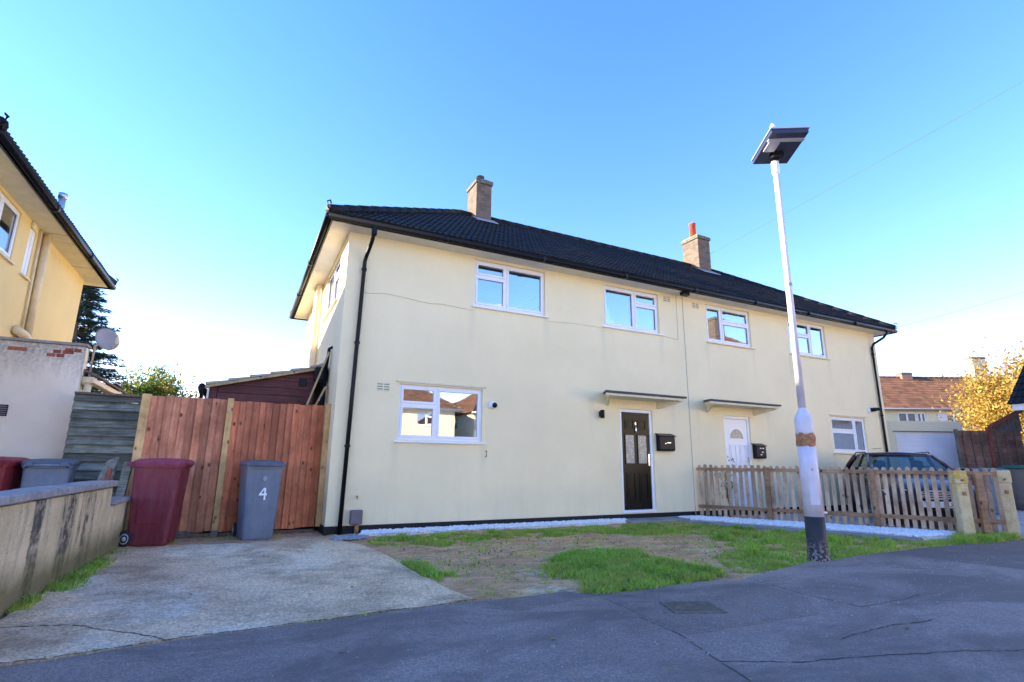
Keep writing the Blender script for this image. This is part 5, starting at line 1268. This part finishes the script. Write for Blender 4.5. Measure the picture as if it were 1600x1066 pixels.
MB().box(4.0, 4.5, .32, .399, 0, zE - .1).build('pilaster', M['white_render'], BH)
chimney(BH, broof, 4.1, 4.9, 3.3, 3.9, 6.9, 8.05, 'potc'); chimney(BH, broof, 9.6, 10.6, 3.2, 4.0, 6.9, 9.3, 'cream3')
def aerial(x, z0, z1, lab):
    c, s_ = math.cos(ROT), math.sin(ROT); X = 38.05 + x * c - 3.5 * s_; Y = 12.2 + x * s_ + 3.5 * c
    t = thing('tv_aerial', lab, 'aerial', (X, Y, z0))
    MB().tube([(X, Y, z0), (X, Y, z1)], .03, 6).build('mast', M['white'], t)
    MB().tube([(X + .1, Y, z1 - .05), (X - 1.0, Y + .4, z1 - .25)], .02, 6).build('boom', M['white'], t)
    m = MB()
    for k in range(7): m.tube([(X - .12 * k - .1, Y + .05 * k - .15, z1 - .09 - .022 * k), (X - .12 * k - .1, Y + .05 * k + .25, z1 - .09 - .022 * k)], .012, 5)
    m.build('elements', M['white'], t)
aerial(4.0, 8.0, 9.9, 'pale television aerial on the far left chimney of the brown roof')
aerial(10.3, 9.3, 10.9, 'pale television aerial on the tall cream chimney')

LF = thing('lap_fence', 'brown overlapped panel fence between the garage and the dark roofed building', 'fence', (18.95, -.85, G), ROT, world=False)
for (x0, x1) in ((-.84, .05), (.17, 1.1)):
    for k in range(15):
        z = .32 + k * .125; MB().rings([[(x0, -.012, z), (x1, -.012, z + random.uniform(-.01, .01)), (x1, .01, z), (x0, .01, z)], [(x0, .006, z + .14), (x1, .006, z + .14), (x1, .018, z + .14), (x0, .018, z + .14)]]).build('slat', M['lap'], LF, .002)
    for q in (.08, .38, .68): MB().box(x0 + q * (x1 - x0) + .05, x0 + q * (x1 - x0) + .09, -.045, -.016, .3, 2.22).build('batten', M['lap'], LF)
    MB().box(x0, x1, -.03, .03, 0, .29).build('gravel_board', M['conc'], LF)
MB().box(.06, .16, -.06, .04, 0, 2.32).build('post', M['trim'], LF, .004)
MB().box(-.92, -.85, -.05, .03, 0, 2.25).build('post', M['bark'], LF, .004)
MB().beam((.10, -.05, 2.30), (1.2, -.05, 2.85), .03, .13).build('barge_board', M['trim'], LF)
MB().prism([(.17, 2.2), (1.15, 2.2), (1.15, 2.74), (.17, 2.26)], lambda x, z: (x, -.005, z), lambda x, z: (x, .02, z)).build('gable_board', M['bark'], LF)

DR = thing('dark_roof_building', 'low white building with steep dark tiled roof at the right edge', 'building', (18.12, -1.91, G), R(-4), world=False)
MB().box(.30, 6.0, -3.6, -.3, 0, 2.86).build('wall', M['white_render'], DR)
m = MB()
def dark_roof():
    z0 = 2.88; k = .95; ridge = 3.15
    P = [(0, -3.8, z0), (0, 0, z0), (ridge, 0, z0 + k * ridge), (ridge, -3.8, z0 + k * ridge), (2 * ridge, 0, z0), (2 * ridge, -3.8, z0)]
    mm = MB(); mm.face([P[0], P[1], P[2], P[3]]); mm.face([P[3], P[2], P[4], P[5]]); mm.face([P[1], P[4], P[2]]); mm.face([P[0], P[5], P[3]]); mm.face([P[0], P[1], P[4], P[5]])
    r_ = mm.build('roof', M['tile'], DR, 0, False, None, False)
    tv, tf = tile_geo(.30, .30); vv = []; ff = []; c = 1 / math.sqrt(1 + k * k)
    u = Vector((0, -1, 0)); v = Vector((c, 0, k * c)); n = u.cross(v)
    n = n if n.z > 0 else -n
    for a in range(13):
        for b in range(int(ridge / c / .30)):
            p = Vector((0, .08, z0)) + u * (a * .30) + v * (b * .30) + n * .01; q0 = len(vv)
            vv += [tuple(p + u * q[0] + v * q[1] + n * q[2]) for q in tv]; ff += [[q0 + i for i in q] for q in tf]
    me = bpy.data.meshes.new('tile_field'); me.from_pydata(vv, [], ff); link('tile_field', me, M['tile'], r_, 'stuff')
dark_roof()
MB().box(.02, .06, -3.7, .0, 2.70, 2.90).build('fascia', M['white'], DR); MB().box(.06, .30, -3.65, -.05, 2.74, 2.76).build('soffit', M['white'], DR)
bin_('wheelie_bin', 'dark maroon wheelie bin standing beyond the timber gate post', 15.15, -1.65, R(-60), M['maroon'], M['maroon_lid'], 'wheelie bins beyond the gate', 1.06)
bin_('wheelie_bin', 'dark grey wheelie bin just beyond the sun tinted concrete gate post', 15.75, -2.05, R(-55), M['grey_pl'], M['grey_lid'], 'wheelie bins beyond the gate', 1.06)
WB = thing('water_butt', 'round barrel with dark green lid in front of the lap fence', 'barrel', (18.0, -1.75, G))
MB().lathe((18.0, -1.75, G), [(.24, 0), (.31, .25), (.32, .6), (.30, 1.05), (.31, 1.1)], 20).build('barrel', plain('brown_barrel', (.12, .1, .09), .7, .2), WB, 0, True)
MB().lathe((18.0, -1.75, G), [(.33, 1.1), (.335, 1.14), (.2, 1.19), (.05, 1.2)], 20).build('lid', plain('green_lid', (.02, .09, .07), .5, .2), WB, 0, True)

# ================================================================== houses across the street (seen in the window reflections)
def opp_house(lab, x, y, rz, L, D_=6.6):
    t = thing('opposite_house', lab, 'house', (x, y, G), rz, 'houses across the road', world=False)
    w = [(L * .12, L * .12 + 1.5, 3.8, 4.8), (L * .38, L * .38 + 1.2, 3.8, 4.8), (L * .62, L * .62 + 1.2, 3.8, 4.8), (L * .82, L * .82 + 1.5, 3.8, 4.8), (L * .12, L * .12 + 1.5, 1.2, 2.4), (L * .82, L * .82 + 1.5, 1.2, 2.4), (L * .4, L * .4 + .9, .1, 2.15), (L * .58, L * .58 + .9, .1, 2.15)]
    wall(t, 'wall', M['cream3'], front(0), 0, L, 0, 5, w)
    for mp_ in (leftf(0), rightf(L)): wall(t, 'wall', M['cream3'], mp_, .23, D_, 0, 5, [(2.5, 3.7, 3.8, 4.8)]); window(t, mp_, 2.5, 3.7, 3.8, 4.8)
    wall(t, 'wall', M['cream3'], back(D_), .23, L - .23, 0, 5)
    for q in w[:6]: window(t, front(0), *q)
    for q in w[6:]: MB(front(0)).box(q[0], q[1], .08, .12, q[2], q[3]).build('door', M['doorwht'], t)
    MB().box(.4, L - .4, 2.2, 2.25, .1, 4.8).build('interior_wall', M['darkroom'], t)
    r_, _ = hip_roof(t, -.4, L + .4, -.4, D_ + .4, 5.05, .68, M['tileb'], tw=.33, cs=.34, slopes='FLR')
    MB().box(-.3, L + .3, -.36, -.02, 4.97, 5.04).build('soffit', M['white'], t); MB().tube([(-.45, -.46, 5.05), (L + .45, -.46, 5.05)], .06, 8).build('gutter', M['white'], t, 0, True)
    chimney(t, r_, 3.4, 4.3, 2.9, 3.6, 6.8, 8.6); chimney(t, r_, L - 4.3, L - 3.4, 2.9, 3.6, 6.8, 8.6)
opp_house('cream house with brown roof across the road, mirrored in the ground floor window', 13.6, -30.5, R(180), 13)
opp_house('cream house with sunlit brown roof on the right, mirrored in the upper windows', 17.2, -6.6, R(-90), 13)
opp_house('second cream house across the road, angled beside the first', 28.5, -34.5, R(168), 13)
opp_house('cream house across the road on the left, behind the viewer', -4.0, -27, R(196), 14)

# ================================================================== trees
def leaf_quads(v, f, p, s, aspect=.6):
    a = Vector((random.gauss(0, 1), random.gauss(0, 1), random.gauss(0, 1))).normalized(); b = a.orthogonal().normalized(); b.rotate(Matrix.Rotation(random.uniform(0, 6.28), 3, a)); c = a.cross(b)
    k = len(v); v += [tuple(p - b * s), tuple(p + c * s * aspect * .8), tuple(p + b * s), tuple(p - c * s * aspect * .8)]; f.append((k, k + 1, k + 2, k + 3))
def crown_tree(name, lab, base, H_, rx, ry, nlimb, nleaf, ls, mat, cz=.6, group=None, cat='tree', trunk_r=.16, clump=.5, mat2=None):
    t = thing(name, lab, cat, base, 0, group, world=False)
    m = MB(); top = Vector((0, 0, H_ * .55)); m.tube([(0, 0, -.1), (.05, .03, H_ * .25), tuple(top)], trunk_r, 8, trunk_r * .55)
    tips = []
    for k in range(nlimb):
        a = random.uniform(0, 6.28); e = random.random() ** .5
        tip = Vector((math.cos(a) * rx * e, math.sin(a) * ry * e, H_ * cz + (random.uniform(-1, 1)) * H_ * (1 - cz) * math.sqrt(max(.05, 1 - e * e * .9))))
        s0 = Vector((0, 0, H_ * random.uniform(.2, .55))); mid = s0.lerp(tip, .5) + Vector((0, 0, H_ * .05)) + Vector((random.uniform(-.1, .1), random.uniform(-.1, .1), 0)) * rx
        m.tube([s0, mid, tip], trunk_r * .3, 5, trunk_r * .05); tips += [tip, s0.lerp(tip, .7), s0.lerp(tip, .85)]
        for j in range(3):
            tt = mid.lerp(tip, random.random()) ; d = tt + Vector((random.gauss(0, 1), random.gauss(0, 1), random.gauss(0, .8))) * rx * .16
            m.tube([tt, d], trunk_r * .09, 4, trunk_r * .03); tips.append(d)
    m.build('trunk', M['bark'], t, 0, True)
    v = []; f = []
    for _ in range(nleaf):
        c = random.choice(tips); p = c + Vector((random.gauss(0, 1), random.gauss(0, 1), random.gauss(0, .8))) * rx * clump * random.choice((.25, .4, .5))
        if p.z < .1: continue
        leaf_quads(v, f, p, ls * random.uniform(.6, 1.3))
    me = bpy.data.meshes.new('crown'); me.from_pydata(v, [], f); link('crown', me, M[mat], t)
    if mat2:
        v = []; f = []
        for _ in range(nleaf // 6):
            c = tips[random.randrange(len(tips) // 2)]; p = c + Vector((random.gauss(0, 1), random.gauss(0, 1), random.gauss(0, .8))) * rx * clump * .3
            leaf_quads(v, f, p, ls * 1.1)
        me = bpy.data.meshes.new('blossom'); me.from_pydata(v, [], f); link('blossom', me, M[mat2], t)
    return t
crown_tree('autumn_tree', 'golden yellow autumn tree in front of the brown roofed house', (35.0, 2.3, G), 7.4, 3.5, 3.7, 200, 90000, .085, 'yellow_leaf', .52, trunk_r=.2, clump=.34)
crown_tree('garden_bush', 'green bush with yellow leaves showing over the new board fence', (-4.25, 14.5, G), 4.35, 1.15, 1.1, 70, 26000, .065, 'green_leaf', .6, cat='bush', trunk_r=.08, mat2='ochre_leaf')
crown_tree('garden_bush', 'small green bush beside the conifer behind the slat fence', (-5.35, 13.6, G), 3.85, 1.05, .9, 60, 20000, .06, 'green_leaf', .6, cat='bush', trunk_r=.08)
crown_tree('garden_bush', 'yellowing shrub just left of the lean-to shed roof', (-3.1, 14.8, G), 4.0, .9, .8, 36, 7000, .055, 'ochre_leaf', .6, cat='bush', trunk_r=.07)
def conifer(lab, base, H_, r0):
    t = thing('conifer_tree', lab, 'tree', base, 0, None, world=False)
    m = MB().tube([(0, 0, -.1), (0, 0, H_)], .16, 8, .02); v = []; f = []
    n = 300
    for k in range(n):
        z = H_ * (.08 + .92 * k / n); L = r0 * (1 - z / H_) ** .75 * random.uniform(.7, 1.15) + .12; a = random.uniform(0, 6.28); d = Vector((math.cos(a), math.sin(a), 0))
        P = [Vector((0, 0, z)) + d * (L * q) + Vector((0, 0, -.22 * L * q + .16 * L * q * q)) for q in (0, .5, 1)]
        m.tube(P, .018, 4, .005)
        for _ in range(int(85 * L + 20)):
            q = random.uniform(.12, 1.0); p = P[0].lerp(P[2], q); p.z = (P[0].z - .22 * L * q + .16 * L * q * q); sd = Vector((-d.y, d.x, 0)) * random.uniform(-1, 1) * .28 * (1.15 - q) * min(1, L)
            p = p + sd + Vector((0, 0, random.uniform(-.10, .02)))
            ax = (d * random.uniform(.4, 1) + sd.normalized() * random.uniform(0, 1) + Vector((0, 0, random.uniform(-.5, .15)))).normalized() if sd.length > 1e-4 else d
            w = ax.cross(Vector((random.gauss(0, 1), random.gauss(0, 1), 1))).normalized() * random.uniform(.014, .03); l = random.uniform(.09, .2); b = len(v)
            v += [tuple(p - w), tuple(p + w), tuple(p + ax * l)]; f.append((b, b + 1, b + 2))
    m.build('trunk', M['bark'], t); me = bpy.data.meshes.new('crown'); me.from_pydata(v, [], f); link('crown', me, M['needle'], t)
conifer('dark green conifer standing behind the annex on the left', (-6.45, 12.2, G), 7.2, 2.5)
crown_tree('potted_shrub', 'thin twiggy shrub behind the picket fence by the white door', (8.35, -.35, G), 1.35, .30, .22, 14, 260, .03, 'green_leaf', .65, cat='shrub', trunk_r=.02, clump=.35)

# ================================================================== overhead cables
def cable(lab, a, b, sag):
    a = Vector(a); b = Vector(b); P = [a.lerp(b, k / 16) - Vector((0, 0, sag * 4 * (k / 16) * (1 - k / 16))) for k in range(17)]
    tag(MB().tube(P, .0035, 5).build('overhead_cable', M['felt'], None), lab, 'cable', None)
cable('thin overhead cable running from the right chimney up to the right edge', (11.9, 2.9, 7.75), (8.0, -12, 6.9), .05)
cable('thin overhead cable running from the right eaves corner to the right edge', (15.6, -.3, 4.95), (23.0, -3.0, 7.3), .05)
